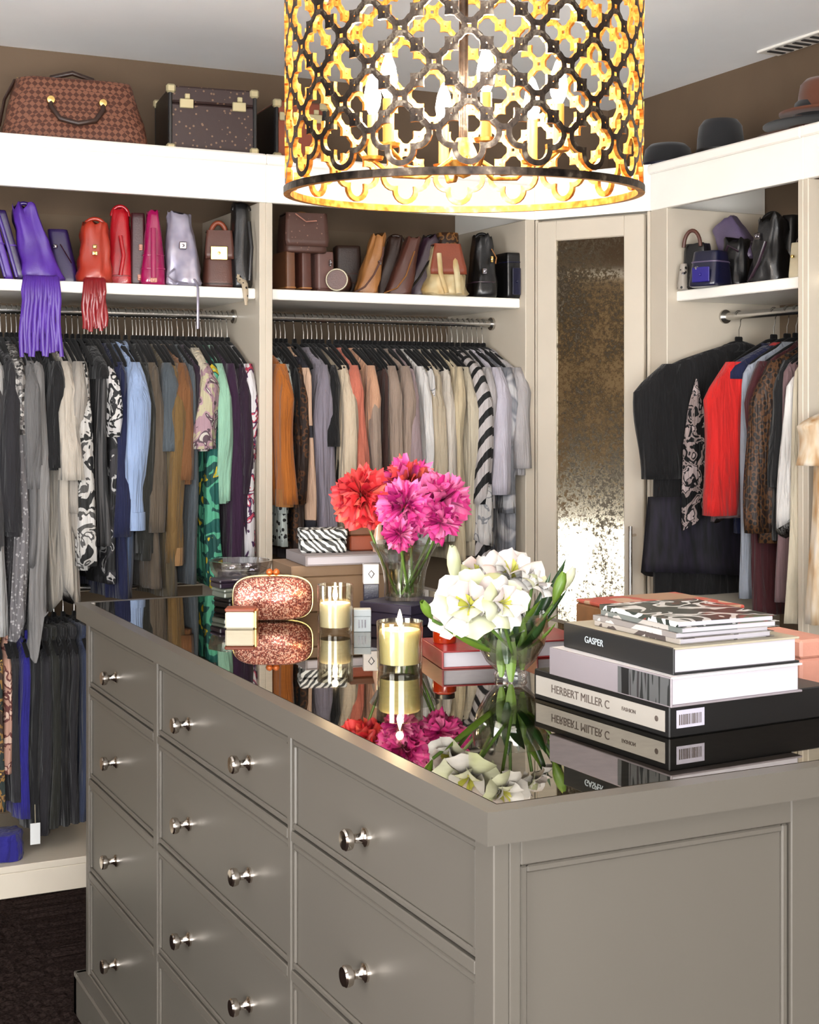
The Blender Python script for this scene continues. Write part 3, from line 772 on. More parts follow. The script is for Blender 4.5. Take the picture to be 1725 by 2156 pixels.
ROW_B = [
 (586, 1064, 'blouse', 'blouse', 'pumpkin orange blouse with gathered cuff at the divider', 'pumpkin', dict(sl=1060, slw=.05, cuff='pumpkin2', hw=.225, t=.026, amp=.009)),
 (606, 1150, 'dress', 'dress', 'black and white leopard dress beside the pumpkin blouse', 'snowleo', dict(sl=1080, t=.016, hw=.21)),
 (620, 1040, 'top', 'top', 'black top between the two leopard dresses', 'black', dict(t=.014)),
 (630, 1160, 'dress', 'dress', 'brown leopard long dress with bright hem', 'leo', dict(sl=1060, t=.018, smat='leo')),
 (650, 1110, 'dress', 'dress', 'peach dress with a black colour block band', 'block', dict(sl=None, t=.02, hw=.21)),
 (690, 1195, 'coat', 'coat', 'long lilac grey cardigan reaching the table stack', 'lilac_grey', dict(sl=1190, t=.03, hw=.21, amp=.009)),
 (708, 1146, 'top', 'top', 'black blouse between the lilac grey cardigan and cream shirt', 'black', dict(sl=940, t=.018)),
 (730, 1190, 'shirt', 'shirt', 'cream silk shirt left of the coral blouse', 'cream', dict(sl=1085, t=.025, slw=.034)),
 (760, 1180, 'blouse', 'blouse', 'coral pink blouse with gathered sleeve', 'coral', dict(sl=1000, t=.024, slw=.034, cuff='coral')),
 (782, 1154, 'shirt', 'shirt', 'peach blouse next to the coral one', 'peach', dict(sl=1050, t=.018)),
 (800, 1190, 'shirt', 'shirt', 'tan peach shirt with long narrow sleeve', 'taupe', dict(sl=1080, t=.018)),
 (818, 1156, 'jacket', 'jacket', 'dark brown jacket lining showing between tan and taupe shirts', 'lining', dict(t=.016)),
 (834, 1188, 'shirt', 'shirt', 'taupe fine knit shirt below a black hanger', 'taupe', dict(sl=1030, t=.022)),
 (856, 1162, 'blouse', 'blouse', 'soft taupe silk blouse above the pink flowers', 'taupe', dict(sl=1070, t=.02)),
 (876, 1132, 'blouse', 'blouse', 'mauve grey blouse next to a white strip', 'mauve', dict(sl=1025, t=.018)),
 (892, 1164, 'shirt', 'shirt', 'white narrow shirt between the mauve and beige blouses', 'white', dict(sl=1020, t=.014)),
 (910, 1130, 'blouse', 'blouse', 'beige printed blouse with brown marks near its collar', 'sage_trim', dict(sl=1100, t=.018, smat='beige')),
 (930, 1150, 'dress', 'dress', 'beige silk dress with fine pleats', 'beige', dict(sl=1140, t=.02, amp=.009)),
 (950, 1140, 'dress', 'dress', 'ivory pleated silk dress right of the beige one', 'ivory', dict(sl=1120, t=.02, amp=.009)),
 (970, 1180, 'dress', 'dress', 'sand coloured long silk dress', 'sand', dict(sl=1090, t=.02, amp=.009, hw=.21)),
 (990, 1170, 'dress', 'dress', 'bone white soft dress beside the striped dress', 'bone', dict(sl=1140, t=.018)),
 (1012, 1170, 'dress', 'dress', 'grey and black diagonal striped dress with patterned hem', 'zig', dict(sl=1060, t=.026, smat='zig', hw=.235, skirt=[('sage_trim', 1.12, .93, .012)])),
 (1036, 1070, 'blouse', 'blouse', 'silver grey blouse behind the lavender shirt', 'silver', dict(sl=1030, t=.02)),
 (1056, 1030, 'shirt', 'shirt', 'lavender white shirt with smooth long sleeve', 'lavender', dict(sl=1040, t=.03, slw=.045, collar='lavender')),
 (1078, 1185, 'dress', 'dress', 'grey marbled long dress near the end panel', 'marble', dict(sl=1080, t=.022, hw=.205)),
 (1100, 1000, 'blouse', 'blouse', 'pearl grey blouse at the end panel with its sleeve spread', 'silver', dict(sl=985, t=.026, slw=.042, rz=.12, hw=.215, collar='silver')),
]
def place_row(side, row):
    for (u, vb, nm, ct, lb, m, op) in row:
        op = dict(op)
        x = ux(u)
        if side == 'a': x = min(x, 1.497)
        else: x = min(max(x, 1.598), 2.415)
        if 'sl' in op and op['sl'] is not None: op['sl'] = vz(u, op['sl'])
        for k in ('smat', 'cuff', 'collar'):
            if k in op: op[k] = C[op[k]]
        if 'yoke' in op: op['yoke'] = (C[op['yoke'][0]], op['yoke'][1])
        if 'skirt' in op: op['skirt'] = [(C[a], b, c, d) for a, b, c, d in op['skirt']]
        garment(side, x, nm, ct, lb, C[m], vz(u, vb), **op)
place_row('a', ROW_A)
place_row('b', ROW_B)
# spare hangers crowding the upper rails between the clothes
for side, row, lab in (('a', ROW_A, 'spare empty black velvet hanger squeezed between clothes on the upper rail'), ('b', ROW_B, 'spare empty black velvet hanger squeezed between the pale blouses')):
    us = [r[0] for r in row]
    for k, (a, b) in enumerate(zip(us, us[1:])):
        x = ux((a + b) / 2)
        if b - a > 13 and not (1.48 < x < 1.62) and x < 2.40:
            add_hanger((x, YF + .22, 1.66), PI / 2 + random.Random(k).uniform(-.1, .1), lab, 'spare hangers on the ' + ('upper rail' if side == 'a' else 'rail of pale blouses'))
# low rail
ROW_L = [
 (-60, 1730, 'skirt', 'skirt', 'brown and gold printed skirt at the outer end of the low rail', 'jungle', {}),
 (-20, 1700, 'skirt', 'skirt', 'dark olive skirt between two printed skirts on the low rail', 'olive_black', {}),
 (6, 1720, 'skirt', 'skirt', 'brown gold jungle print skirt beside the salmon printed one', 'jungle', {}),
 (24, 1640, 'skirt', 'skirt', 'salmon printed narrow skirt on the low rail', 'salmonprint', dict(t=.016)),
 (40, 1700, 'trousers', 'trousers', 'black trousers left of the royal blue ones', 'soot', {}),
 (62, 1735, 'trousers', 'trousers', 'royal blue velvet trousers on the low rail', 'royal', dict(t=.022)),
 (86, 1760, 'trousers', 'trousers', 'black trousers right of the royal blue ones', 'black', {}),
 (106, 1770, 'trousers', 'trousers', 'soot black wide trousers with pressed creases', 'soot', {}),
 (126, 1755, 'trousers', 'trousers', 'dark olive trousers behind the island corner', 'olive_black', {}),
 (146, 1750, 'trousers', 'trousers', 'black long trousers beside the dark olive ones', 'black', {}),
 (166, 1745, 'trousers', 'trousers', 'soot coloured trousers hidden partly by the island edge', 'soot', {}),
 (190, 1740, 'trousers', 'trousers', 'dark denim trousers behind the island', 'dark_denim', {}),
]
for (u, vb, nm, ct, lb, m, op) in ROW_L:
    garment('l', ux(u), nm, ct, lb, C[m], max(vz(u, vb), .115), hw=.17, hwh=.15, neck=.15, n=6, amp=.007, **{'t': .02, **op})
# wardrobe beside the mirrored door
def bz(u, v, X=2.6): return at_x(u, v, X).z
garment('c', 3.635, 'jacket', 'jacket', 'black jacket with pink floral lapel and feathered hem', C['black'], .80, sl=1.155, slw=.056, t=.028, hw=.30, hwh=.31, rz=-.09, collar=C['black'], amp=.007, flare=1.15, skirt=[(FUR, 1.10, .87, .035)])
def panel(parent, mat, outline, y, name):
    mb = MB(); mb.loft([[(x, yy, z) for x, z in outline] for yy in (y, y + .006)]); mb.build(name, mat, parent)
jk = [o for o in COL.objects if o.name.startswith('jacket') and o.get('label', '').startswith('black jacket')][-1]
panel(jk, C['floralpink'], [(-.185, -.20), (-.15, -.34), (-.135, -.50), (-.125, -.58), (-.19, -.64), (-.235, -.66), (-.235, -.55), (-.23, -.40), (-.21, -.28)], -.054, 'floral_panel')
garment('c', 3.47, 'coat', 'coat', 'navy black coat behind the red panel dress', C['navy'], 1.0, sl=1.1, t=.024, hw=.15, rz=.05)
garment('c', 3.41, 'dress', 'dress', 'red dress with grey side edge and dark navy shoulders', C['red'], 1.07, sl=1.06, slw=.06, t=.028, hw=.225, hwh=.245, yoke=(C['navy'], .1), amp=.01, smat=C['red'], skirt=[(C['dusk'], 1.14, 1.05, .02)])
garment('c', 3.37, 'dress', 'dress', 'icy grey long satin dress below the red one', C['icegrey'], .82, t=.022, hw=.2)
garment('c', 3.31, 'dress', 'dress', 'burgundy dark long dress between the red and leopard dresses', C['burgundy'], .78, sl=1.02, t=.022, hw=.2)
garment('c', 3.255, 'dress', 'dress', 'dark brown leopard dress with long sleeves', C['leo2'], .99, sl=1.02, slw=.05, t=.026, hw=.215, amp=.008)
garment('c', 3.215, 'jacket', 'jacket', 'black jacket between the leopard dress and the white top', C['black'], 1.0, sl=1.15, t=.022, hw=.2)
garment('c', 3.19, 'dress', 'dress', 'dusky mauve dress showing below the white top', C['dusk'], .83, t=.018, hw=.2, hwh=.22)
garment('c', 3.165, 'blouse', 'blouse', 'white silk sleeveless top with handkerchief hem', C['white'], 1.04, t=.022, hw=.215, hwh=.25, hem=.03, amp=.009, top=.04)
garment('c', 3.135, 'dress', 'dress', 'bone coloured long chiffon dress beside the white post', C['bone'], .78, t=.02, hw=.21, hwh=.24, amp=.009)
fz = garment('d', 2.985, 'stole', 'stole', 'cream fur stole with dark tip hanging out beyond the post', FURC, .80, t=.035, th=.05, hw=.27, hwh=.29, amp=.008, n=9, top=.15, yoke=(C['lining'], .05), sl=1.22, slw=.05, smat=FURC)
garment('d', 2.90, 'dress', 'dress', 'black long dress behind the cream fur stole', C['black'], .7, t=.025, sl=1.1)

# ------------------------------------------------------------------ bags, cases and hats
def leather(k, c, rough=.4, coat=.0, var=.15): return plain('leather_' + k, S(*c), rough, 0, var, 12, .2, 260, .5, coat)
L = {}
for k, c, r, ct in (('purple', (92, 46, 168), .45, 0), ('violet', (70, 36, 140), .35, .2), ('deepviolet', (44, 22, 84), .4, .1), ('orange_red', (186, 54, 30), .38, .2), ('red', (196, 18, 34), .3, .3), ('maroon', (66, 18, 26), .4, 0), ('magenta', (176, 16, 92), .18, .8),
                    ('brown', (96, 54, 42), .45, 0), ('brown2', (122, 78, 52), .45, 0), ('mauve_brown', (124, 88, 80), .5, 0), ('tan', (182, 122, 66), .4, .1), ('dark_brown', (60, 36, 26), .45, 0), ('plum', (58, 36, 50), .4, .1), ('black', (17, 16, 18), .35, .2), ('navy', (24, 26, 58), .3, .3), ('cobalt', (46, 36, 140), .4, 0), ('greyviolet', (106, 92, 122), .35, .2), ('cream', (218, 204, 172), .45, 0), ('pink', (226, 158, 136), .5, 0), ('rosewood', (150, 70, 40), .5, 0), ('crimson', (150, 22, 30), .35, .2)):
    L[k] = leather(k, c, r, ct)
L['lavender'] = patt('lavender_metallic', [(.3, S(150, 144, 168)), (.7, S(206, 200, 216))], 18, const=False, rough=.3, metal=.35)
L['croc'] = patt('bronze_croc', [(0, S(90, 56, 30)), (.4, S(170, 118, 66)), (.6, S(70, 42, 26))], 60, 'voronoi', rough=.35)
L['goldbag'] = patt('gold_cream_leather', [(.3, S(206, 166, 96)), (.65, S(240, 222, 176))], 14, const=False, rough=.4, metal=.15)
L['monogram'] = patt('brown_monogram_canvas', [(0, S(150, 112, 96)), (.16, S(92, 60, 50))], 70, 'voronoi', rough=.5)
L['monogram2'] = patt('dark_monogram_canvas', [(0, S(142, 112, 88)), (.2, S(66, 46, 44))], 62, 'voronoi', rough=.5)
L['check'] = patt('brown_check_canvas', [(0, S(92, 52, 38)), (.5, S(146, 96, 74))], 78, 'checker', rough=.5, rot=(0, PI / 4, 0), bmp=0)
L['leoscarf'] = patt('leopard_scarf_silk', [(0, S(30, 24, 20)), (.28, S(206, 188, 160))], 70, 'voronoi', rough=.5)
L['spots'] = patt('silver_spotted_leather', [(0, S(30, 28, 28)), (.3, S(190, 180, 168))], 60, 'voronoi', rough=.4)
SILV = plain('bright_silver', S(214, 208, 214), .15, 1.0)

def sup(t, e):
    c = math.cos(t); s = math.sin(t)
    return math.copysign(abs(c) ** e, c), math.copysign(abs(s) ** e, s)
def bag(name, label, loc, rot, w, h, d, mat, tw=.85, td=.6, e=.4, slouch=0.0, lean=0.0, cat='bag', group=None, top_open=None, parts=()):
    g = thing(name, label, cat, loc, rot, group)
    rn = random.Random(sum(map(ord, label)))
    fs = [0, .015, .05, .12, .25, .4, .55, .7, .83, .93, .985, 1]
    sc = [.86, .94, .985, 1, 1, 1, 1, 1, 1, 1, .985, .94]
    N = 40; rings = []; off = rn.uniform(0, 50)
    for f, s in zip(fs, sc):
        a = w / 2 * (1 + (tw - 1) * f) * s; b = d / 2 * (1 + (td - 1) * f) * s
        r = []
        for j in range(N):
            x, y = sup(2 * PI * j / N, e)
            k = 1
            if slouch:
                k = 1 + slouch * noise.noise(Vector((x * 2.2 + off, y * 2.2, f * 4))) * (1 if f > .03 else .2)
            r.append((a * x * k + lean * f, b * y * k, h * f * (1 + (slouch * .5 * noise.noise(Vector((x * 2, y * 2 + off, 3))) if f > .8 else 0))))
        rings.append(r)
    mb = MB()
    if top_open:
        n = len(rings); inner = [[(p[0] * .9 + lean * .1, p[1] * .75, p[2]) for p in rings[-1]], [(p[0] * .85 + lean * .1, p[1] * .6, p[2] - h * .35) for p in rings[-1]]]
        mb.loft(rings, 0, (True, False)); mb.loft([rings[-1], inner[0]], 0, (False, False)); mb.loft(inner, 1, (False, True))
        mb.build('body', [mat, top_open], g, 50)
    else:
        mb.loft(rings); mb.build('body', mat, g, 50)
    for p in parts:
        k = p[0]
        if k == 'handle':                     # (kind, material, span, rise, thickness, y offset)
            _, m, sp, rise, th, yo = p
            pts = [(-sp / 2 * math.cos(a) * -1 + lean, yo, h * .93 + rise * math.sin(a)) for a in [PI * i / 12 for i in range(13)]]
            pts = [(-q[0] + 2 * lean, q[1], q[2]) for q in pts]
            MB().tube(pts, th, 8).build('handle', m, g, 60)
        elif k == 'flap':                     # (kind, material, depth fraction)
            _, m, fr = p; q = MB(); rr = []
            for f in [1.012 - fr * i / 5 for i in range(6)]:
                a = w / 2 * (1 + (tw - 1) * min(f, 1)) * 1.015 * (1 if f > 1 - fr * .85 else .93); b = d / 2 * (1 + (td - 1) * min(f, 1)) + .004
                rr.append([(a * x + lean * f, -b, h * f) for x in (-1, -.8, -.4, 0, .4, .8, 1)])
            b = d / 2 * td
            rr.insert(0, [(x[0], b * .5, h * 1.012) for x in rr[0]])
            q.loft(rr, closed=False)
            o = q.build('flap', m, g, 40)
            md = o.modifiers.new('thick', 'SOLIDIFY'); md.thickness = .004
        elif k == 'clasp':                    # (kind, material, width, height, z, x)
            _, m, cw, ch, cz, cxx = p
            b = d / 2 * (1 + (td - 1) * cz / h) + .006
            MB().box(cxx + lean * cz / h - cw / 2, cxx + lean * cz / h + cw / 2, -b - .006, -b, cz - ch / 2, cz + ch / 2, .002).build('clasp', m, g)
            MB().lathe([(0, 0), (.005, 0), (.004, .005), (0, .006)], 10, M=Matrix.Translation((cxx + lean * cz / h, -b - .006, cz)) @ Matrix.Rotation(PI / 2, 4, 'X')).build('stud', m, g, 40)
        elif k == 'seam':                     # (kind, material, z)
            _, m, cz = p; f = cz / h
            a = w / 2 * (1 + (tw - 1) * f) * 1.01; b = d / 2 * (1 + (td - 1) * f) * 1.01
            MB().tube([(a * sup(2 * PI * i / 28, e)[0] + lean * f, b * sup(2 * PI * i / 28, e)[1], cz) for i in range(28)], .0025, 6, closed=True).build('piping', m, g, 60)
        elif k == 'strap':                    # (kind, material, points, radius)
            MB().tube(p[2], p[3], 8, flat=.5).build('strap', p[1], g, 60)
        elif k == 'fringe':                   # (kind, material, count, width, y, z top, z bottom)
            _, m, cnt, fw_, fy, z1, z0 = p; q = MB()
            for i in range(cnt):
                x = -fw_ / 2 + fw_ * i / (cnt - 1); ph = rn.uniform(0, 6)
                zb = z0 + rn.uniform(0, .02)
                q.tube([(x * .8, fy + .05, z1 + .012), (x * .9, fy + .012, z1 + .006), (x, fy + rn.uniform(-.004, .004), z1 - .03)] + [(x * (1 + .1 * k2 / 6) + .003 * math.sin(ph + k2), fy + .004 * math.sin(ph * 2 + k2 * .8), z1 - .03 + (zb - z1 + .03) * k2 / 6) for k2 in range(1, 7)], .0058, 6, flat=.55)
            q.build('fringe', m, g, 60)
        elif k == 'bow':
            pass
    return g
def on_shelf(u0, u1, vt, Y, zbase=ZS, rz=-.25):
    """place, width and height of a thing standing on a shelf of the back wardrobes"""
    uc = (u0 + u1) / 2; r = ray(uc); dd = Y / r.y
    return (r.x * dd, Y, zbase + .0005), (u1 - u0) * dd / FPX, EYE + (HY - vt) / FPX * dd - zbase
def shelfbag(name, label, u0, u1, vt, Y, d, mat, rz=-.25, grp='handbags on the shelf of the double hung wardrobe', **kw):
    loc, w, h = on_shelf(u0, u1, vt, Y)
    return bag(name, label, loc, (0, 0, rz), w * (1.06 if kw.get('e', .4) > .35 else 1.0), h, d, mat, group=grp, **kw)

# shelf of the double hung wardrobe
for i, (u0, u1, vt, lab) in enumerate(((-40, 14, 452, 'violet suede clutch leaning at the outer end of the purple row'), (2, 40, 446, 'violet clutch with pale edge leaning second in the purple row'), (24, 66, 452, 'deep violet clutch leaning against the fringed purple bag'))):
    loc, w, h = on_shelf(u0, u1, vt, 4.33)
    bag('clutch', lab, loc, (0, 0, -.2), .028, h, .2, L[('violet', 'purple', 'deepviolet')[i]], tw=.9, td=.95, e=.25, lean=-.055, group='purple clutches on the shelf',
        parts=(('seam', L['purple'], h * .5), ('strap', L['violet'], [(-.012, -.1, .01), (-.04, -.1, h * .55), (-.066, -.095, h * .98)], .005)))
shelfbag('fringed_bag', 'purple suede bag with long leather fringe over the shelf edge', 48, 134, 440, 4.29, .16, L['purple'], tw=.5, td=.5, e=.6, slouch=.3, lean=-.055,
         parts=(('fringe', L['purple'], 15, .098, -.145, .0, -.222), ('handle', L['violet'], .05, .03, .006, 0)))
shelfbag('clutch', 'dark plum clutch with silver frame edge', 118, 168, 486, 4.34, .12, L['deepviolet'], tw=.8, td=.6, lean=-.03, parts=(('strap', SILV, [(-.02, -.064, .115), (.012, -.068, .06)], .0035), ('clasp', SILV, .012, .012, .11, -.015)))
shelfbag('fringed_bag', 'orange red woven bag with red fringe hanging over the shelf', 164, 236, 474, 4.27, .15, L['orange_red'], tw=.7, td=.55, e=.7, slouch=.25,
         parts=(('fringe', L['crimson'], 11, .056, -.125, .0, -.15), ('clasp', BRASS, .016, .012, .085, .0), ('clasp', BRASS, .012, .012, .105, .0), ('handle', L['orange_red'], .06, .028, .006, -.02)))
shelfbag('tote_bag', 'tall red leather tote with looped black strap', 222, 284, 446, 4.33, .12, L['red'], tw=.55, td=.5, e=.6, slouch=.12,
         parts=(('handle', L['red'], .05, .03, .006, -.015), ('strap', L['maroon'], [(-.01, 0, .16), (-.008, .01, .22), (.008, .01, .22), (.014, 0, .16)], .009), ('strap', L['red'], [(.0, -.05, .15), (.01, -.06, .09), (.0, -.064, .03)], .006), ('seam', L['crimson'], .03)))
shelfbag('clutch', 'maroon flat clutch with two pale pink clips', 274, 306, 452, 4.31, .1, L['maroon'], tw=.9, td=.8, e=.3, parts=(('clasp', L['pink'], .011, .018, .115, .008), ('clasp', L['pink'], .011, .018, .025, .004)))
shelfbag('handbag', 'shiny magenta patent bag with spread base', 294, 350, 446, 4.27, .13, L['magenta'], tw=.42, td=.5, e=.6, slouch=.1, parts=(('seam', L['magenta'], .05), ('seam', L['magenta'], .09), ('strap', L['magenta'], [(0, -.05, .17), (0, -.066, .1), (0, -.076, .02)], .008), ('clasp', L['pink'], .02, .014, .014, 0), ('handle', L['maroon'], .02, .015, .004, 0)))
shelfbag('handbag', 'slouchy lavender metallic bag with a round emblem and trailing strap', 348, 424, 452, 4.25, .13, L['lavender'], tw=.6, td=.5, e=.6, slouch=.2, lean=-.014,
         parts=(('strap', L['lavender'], [(.03, -.06, .02), (.036, -.082, .006), (.038, -.098, -.01), (.038, -.1, -.06), (.038, -.098, -.13)], .004), ('clasp', SILV, .022, .022, .12, .004), ('strap', L['lavender'], [(-.03, -.06, .05), (-.05, -.05, .03), (-.03, -.07, .012), (.01, -.07, .006)], .004)))
shelfbag('handbag', 'brown leather bag with a big square gold clasp', 426, 494, 492, 4.27, .12, L['brown'], tw=.72, td=.6, e=.5, parts=(('flap', L['brown'], .5), ('clasp', BRASS, .052, .042, .105, -.002), ('handle', L['rosewood'], .05, .045, .008, 0), ('seam', L['dark_brown'], .012)))
shelfbag('handbag', 'black leather bag standing against the divider', 484, 528, 434, 4.25, .13, L['black'], tw=.8, td=.6, e=.6, slouch=.12, parts=(('handle', L['black'], .05, .02, .007, -.02), ('strap', L['black'], [(.02, -.07, .2), (.026, -.09, .12), (.02, -.09, .02)], .006)))
loc, w_, h_ = on_shelf(486, 520, 500, 4.22)
sc_ = thing('scarf', 'leopard print silk scarf trailing over the shelf by the divider', 'scarf', loc, (0, 0, -.2))
q = MB(); q.tube([(-.012, .03, .14), (-.006, .01, .1), (.0, -.01, .055), (.006, -.025, .02), (.010, -.0555, .010), (.012, -.064, -.02), (.013, -.066, -.055)], [.008, .014, .016, .016, .011, .009, .005], 10, flat=.6); q.build('silk', L['leoscarf'], sc_, 60)

# shelf of the wardrobe with pale blouses
G2 = 'brown bags on the shelf above the pale blouses'
for i, (u0, u1, lab) in enumerate(((580, 608, 'brown upright case nearest the divider under the satchel'), (612, 642, 'brown upright case with pale edge in the middle under the satchel'), (644, 690, 'mauve brown upright case with a metal tip under the satchel'))):
    shelfbag('upright_case', lab, u0 + 3, u1 - 3, 534, 4.3, .16, (L['brown2'], L['brown'], L['mauve_brown'])[i], rz=0, grp=G2, tw=.98, td=.95, e=.22, parts=(('seam', L['tan'] if i < 2 else L['brown'], .01),) + ((('clasp', SILV, .008, .022, .09, .01),) if i == 2 else ()))
loc, w_, h_ = on_shelf(588, 682, 446, 4.28)
bag('satchel', 'mauve brown monogram satchel lying across three upright cases', (loc[0], loc[1], ZS + .119), (0, 0, -.15), w_, .12, .15, L['monogram'], tw=.92, td=.8, e=.3, group=G2, parts=(('flap', L['monogram'], .85), ('handle', L['tan'], .05, .02, .006, 0), ('strap', L['pink'], [(-.035, -.07, .12), (-.005, -.085, .095), (.03, -.075, .1)], .004)))
bb = thing('barrel_bag', 'small brown barrel bag with a pale round end', 'bag', on_shelf(690, 740, 545, 4.26)[0], (0, 0, -.5), G2)
q = MB(); q.lathe([(0, -.09), (.03, -.09), (.034, -.085), (.034, .085), (.03, .09), (0, .09)], 24, M=Matrix.Translation((0, 0, .036)) @ Matrix.Rotation(PI / 2, 4, 'X')); q.build('body', L['brown'], bb, 40)
MB().tube([(.033 * math.cos(a), -.089, .036 + .033 * math.sin(a)) for a in [2 * PI * i / 24 for i in range(24)]], .0028, 6, closed=True).build('end_ring', L['cream'], bb, 60)
MB().tube([(.034 * math.cos(a), .02 * math.sin(a * 2), .036 + .036 * math.sin(a) + .0) for a in [PI * i / 10 for i in range(11)]], .004, 6).build('handle', L['dark_brown'], bb, 60)
shelfbag('box_bag', 'dark brown box bag standing behind the barrel bag', 700, 760, 520, 4.46, .1, L['dark_brown'], grp=G2, tw=.9, td=.8, e=.3, parts=(('seam', L['brown'], .05), ('seam', L['brown'], .08)))
def leaning(name, label, u0, u1, vt, Y, mat, lean, d=.11, **kw):
    loc, w, h = on_shelf(u0, u1, vt, Y)
    return bag(name, label, loc, (0, 0, -.3), w, h, d, mat, lean=lean, group=G2, **kw)
leaning('shoulder_bag', 'tan leather shoulder bag leaning with a curved strap', 742, 796, 494, 4.28, L['tan'], .045, tw=.55, td=.5, e=.6, slouch=.2, parts=(('strap', L['mauve_brown'], [(-.04, -.06, .004), (-.01, -.075, .02), (.02, -.07, .06), (.05, -.05, .12), (.055, -.04, .15)], .006), ('clasp', SILV, .012, .014, .1, .018)))
leaning('shoulder_bag', 'dark brown shoulder bag leaning behind the tan one', 780, 830, 500, 4.36, L['dark_brown'], .045, tw=.6, td=.5, e=.6, slouch=.15, parts=(('handle', L['dark_brown'], .05, .02, .006, 0),))
leaning('shoulder_bag', 'brown bag with a long light edge leaning right', 806, 866, 500, 4.27, L['brown'], .055, tw=.5, td=.5, e=.6, slouch=.15, parts=(('strap', L['tan'], [(-.05, -.06, .004), (-.01, -.07, .02), (.02, -.066, .06), (.05, -.05, .14)], .005),))
leaning('shoulder_bag', 'plum leather bag with draped black strap', 846, 908, 500, 4.29, L['plum'], .05, tw=.6, td=.55, e=.6, slouch=.25, parts=(('strap', L['black'], [(-.03, -.06, .02), (.0, -.07, .06), (.03, -.06, .11), (.06, -.04, .13), (.066, -.03, .10)], .007), ('handle', L['black'], .04, .02, .005, 0)))
shelfbag('tote_bag', 'gold cream tote gaping open with orange lining', 888, 982, 520, 4.23, .15, L['goldbag'], grp=G2, tw=.55, td=.6, e=.7, slouch=.22, top_open=L['rosewood'], parts=(('flap', L['rosewood'], .6), ('strap', L['goldbag'], [(-.03, -.06, .135), (-.028, -.075, .07), (-.01, -.085, .005)], .008), ('strap', L['goldbag'], [(.022, -.05, .135), (.026, -.075, .07), (.03, -.085, .005)], .01)))
shelfbag('chain_bag', 'bronze crocodile bag peeping over the gold tote', 915, 968, 492, 4.4, .1, L['croc'], grp=G2, tw=.8, td=.7, e=.5, parts=(('handle', BRASS, .03, .015, .004, 0),))
shelfbag('handbag', 'ornate black bag with silver buckles beside the gold tote', 988, 1042, 500, 4.25, .14, L['black'], grp=G2, tw=.7, td=.6, e=.6, slouch=.2, parts=(('clasp', SILV, .016, .02, .085, -.008), ('clasp', BRASS, .01, .022, .125, .018), ('strap', L['tan'], [(.02, -.05, .16), (.034, -.06, .13), (.03, -.062, .11)], .004), ('seam', L['plum'], .05), ('handle', L['black'], .05, .025, .006, 0)))
shelfbag('box_bag', 'flat black box bag at the end panel', 1048, 1086, 536, 4.25, .13, L['black'], rz=-.05, grp=G2, tw=1, td=.95, e=.2, parts=(('seam', L['navy'], .12), ('clasp', L['navy'], .03, .09, .055, 0)))

# shelf of the wardrobe beside the mirrored door
G3 = 'dark bags on the shelf beside the mirrored door'
def bagc(name, label, u0, u1, vt, X, d, mat, rz=-PI / 2 + .35, **kw):
    uc = (u0 + u1) / 2; r = ray(uc); dd = X / r.x
    w = (u1 - u0) * dd / FPX * 1.05; h = EYE + (HY - vt) / FPX * dd - ZS
    return bag(name, label, (X, r.y * dd, ZS + .0005), (0, 0, rz), w, max(h, .05), d, mat, group=G3, **kw)
bagc('pouch', 'small silver spotted pouch beside the end panel', 1430, 1452, 556, 2.735, .05, L['spots'], tw=.6, td=.5, e=.7)
bagc('handbag', 'black bag with round ring handle next to the spotted pouch', 1438, 1500, 515, 2.775, .08, L['black'], tw=.75, td=.6, e=.5, slouch=.15, parts=(('handle', L['brown'], .06, .05, .006, -.03), ('clasp', SILV, .01, .01, .05, -.02)))
bagc('handbag', 'glossy navy structured bag with cobalt front', 1462, 1532, 530, 2.75, .12, L['navy'], tw=.85, td=.6, e=.45, parts=(('seam', L['greyviolet'], .075), ('clasp', L['cobalt'], .06, .045, .035, .004), ('clasp', SILV, .01, .012, .055, -.012)))
bagc('chain_bag', 'black chain bag with pale metal beads', 1516, 1588, 506, 2.86, .12, L['black'], tw=.7, td=.5, e=.6, slouch=.3, parts=(('clasp', SILV, .014, .02, .05, -.03), ('clasp', SILV, .016, .014, .075, .0), ('strap', L['plum'], [(-.02, -.04, .1), (.0, -.05, .13), (.03, -.04, .11)], .005)))
gv = bagc('clutch', 'greyish violet shiny clutch tilted on top of the black bags', 1540, 1612, 500, 2.9, .1, L['greyviolet'], tw=.75, td=.5, e=.4, slouch=.1, parts=(('seam', L['lavender'], .05),))
gv.location.z = ZS + .075; gv.rotation_euler = (0, -.55, -PI / 2 + .35)
bagc('hobo_bag', 'large black slouchy hobo bag with silver ring', 1588, 1664, 462, 2.85, .14, L['black'], tw=.65, td=.5, e=.6, slouch=.3, parts=(('handle', L['black'], .06, .03, .008, 0), ('clasp', SILV, .02, .02, .14, -.018), ('strap', L['plum'], [(-.04, -.06, .01), (.0, -.075, .06), (.02, -.07, .12)], .006)))
bagc('handbag', 'black tall bag with thin grey strap beside the cream purse', 1650, 1690, 455, 2.92, .12, L['black'], tw=.8, td=.6, e=.5, parts=(('strap', L['greyviolet'], [(-.02, -.07, .17), (-.02, -.075, .09), (-.02, -.072, .01)], .005),))
bagc('purse', 'small cream leather purse standing by the white post', 1668, 1700, 512, 2.79, .07, L['cream'], tw=.8, td=.6, e=.5, parts=(('clasp', BRASS, .008, .008, .06, 0), ('handle', L['dark_brown'], .02, .02, .003, 0)))

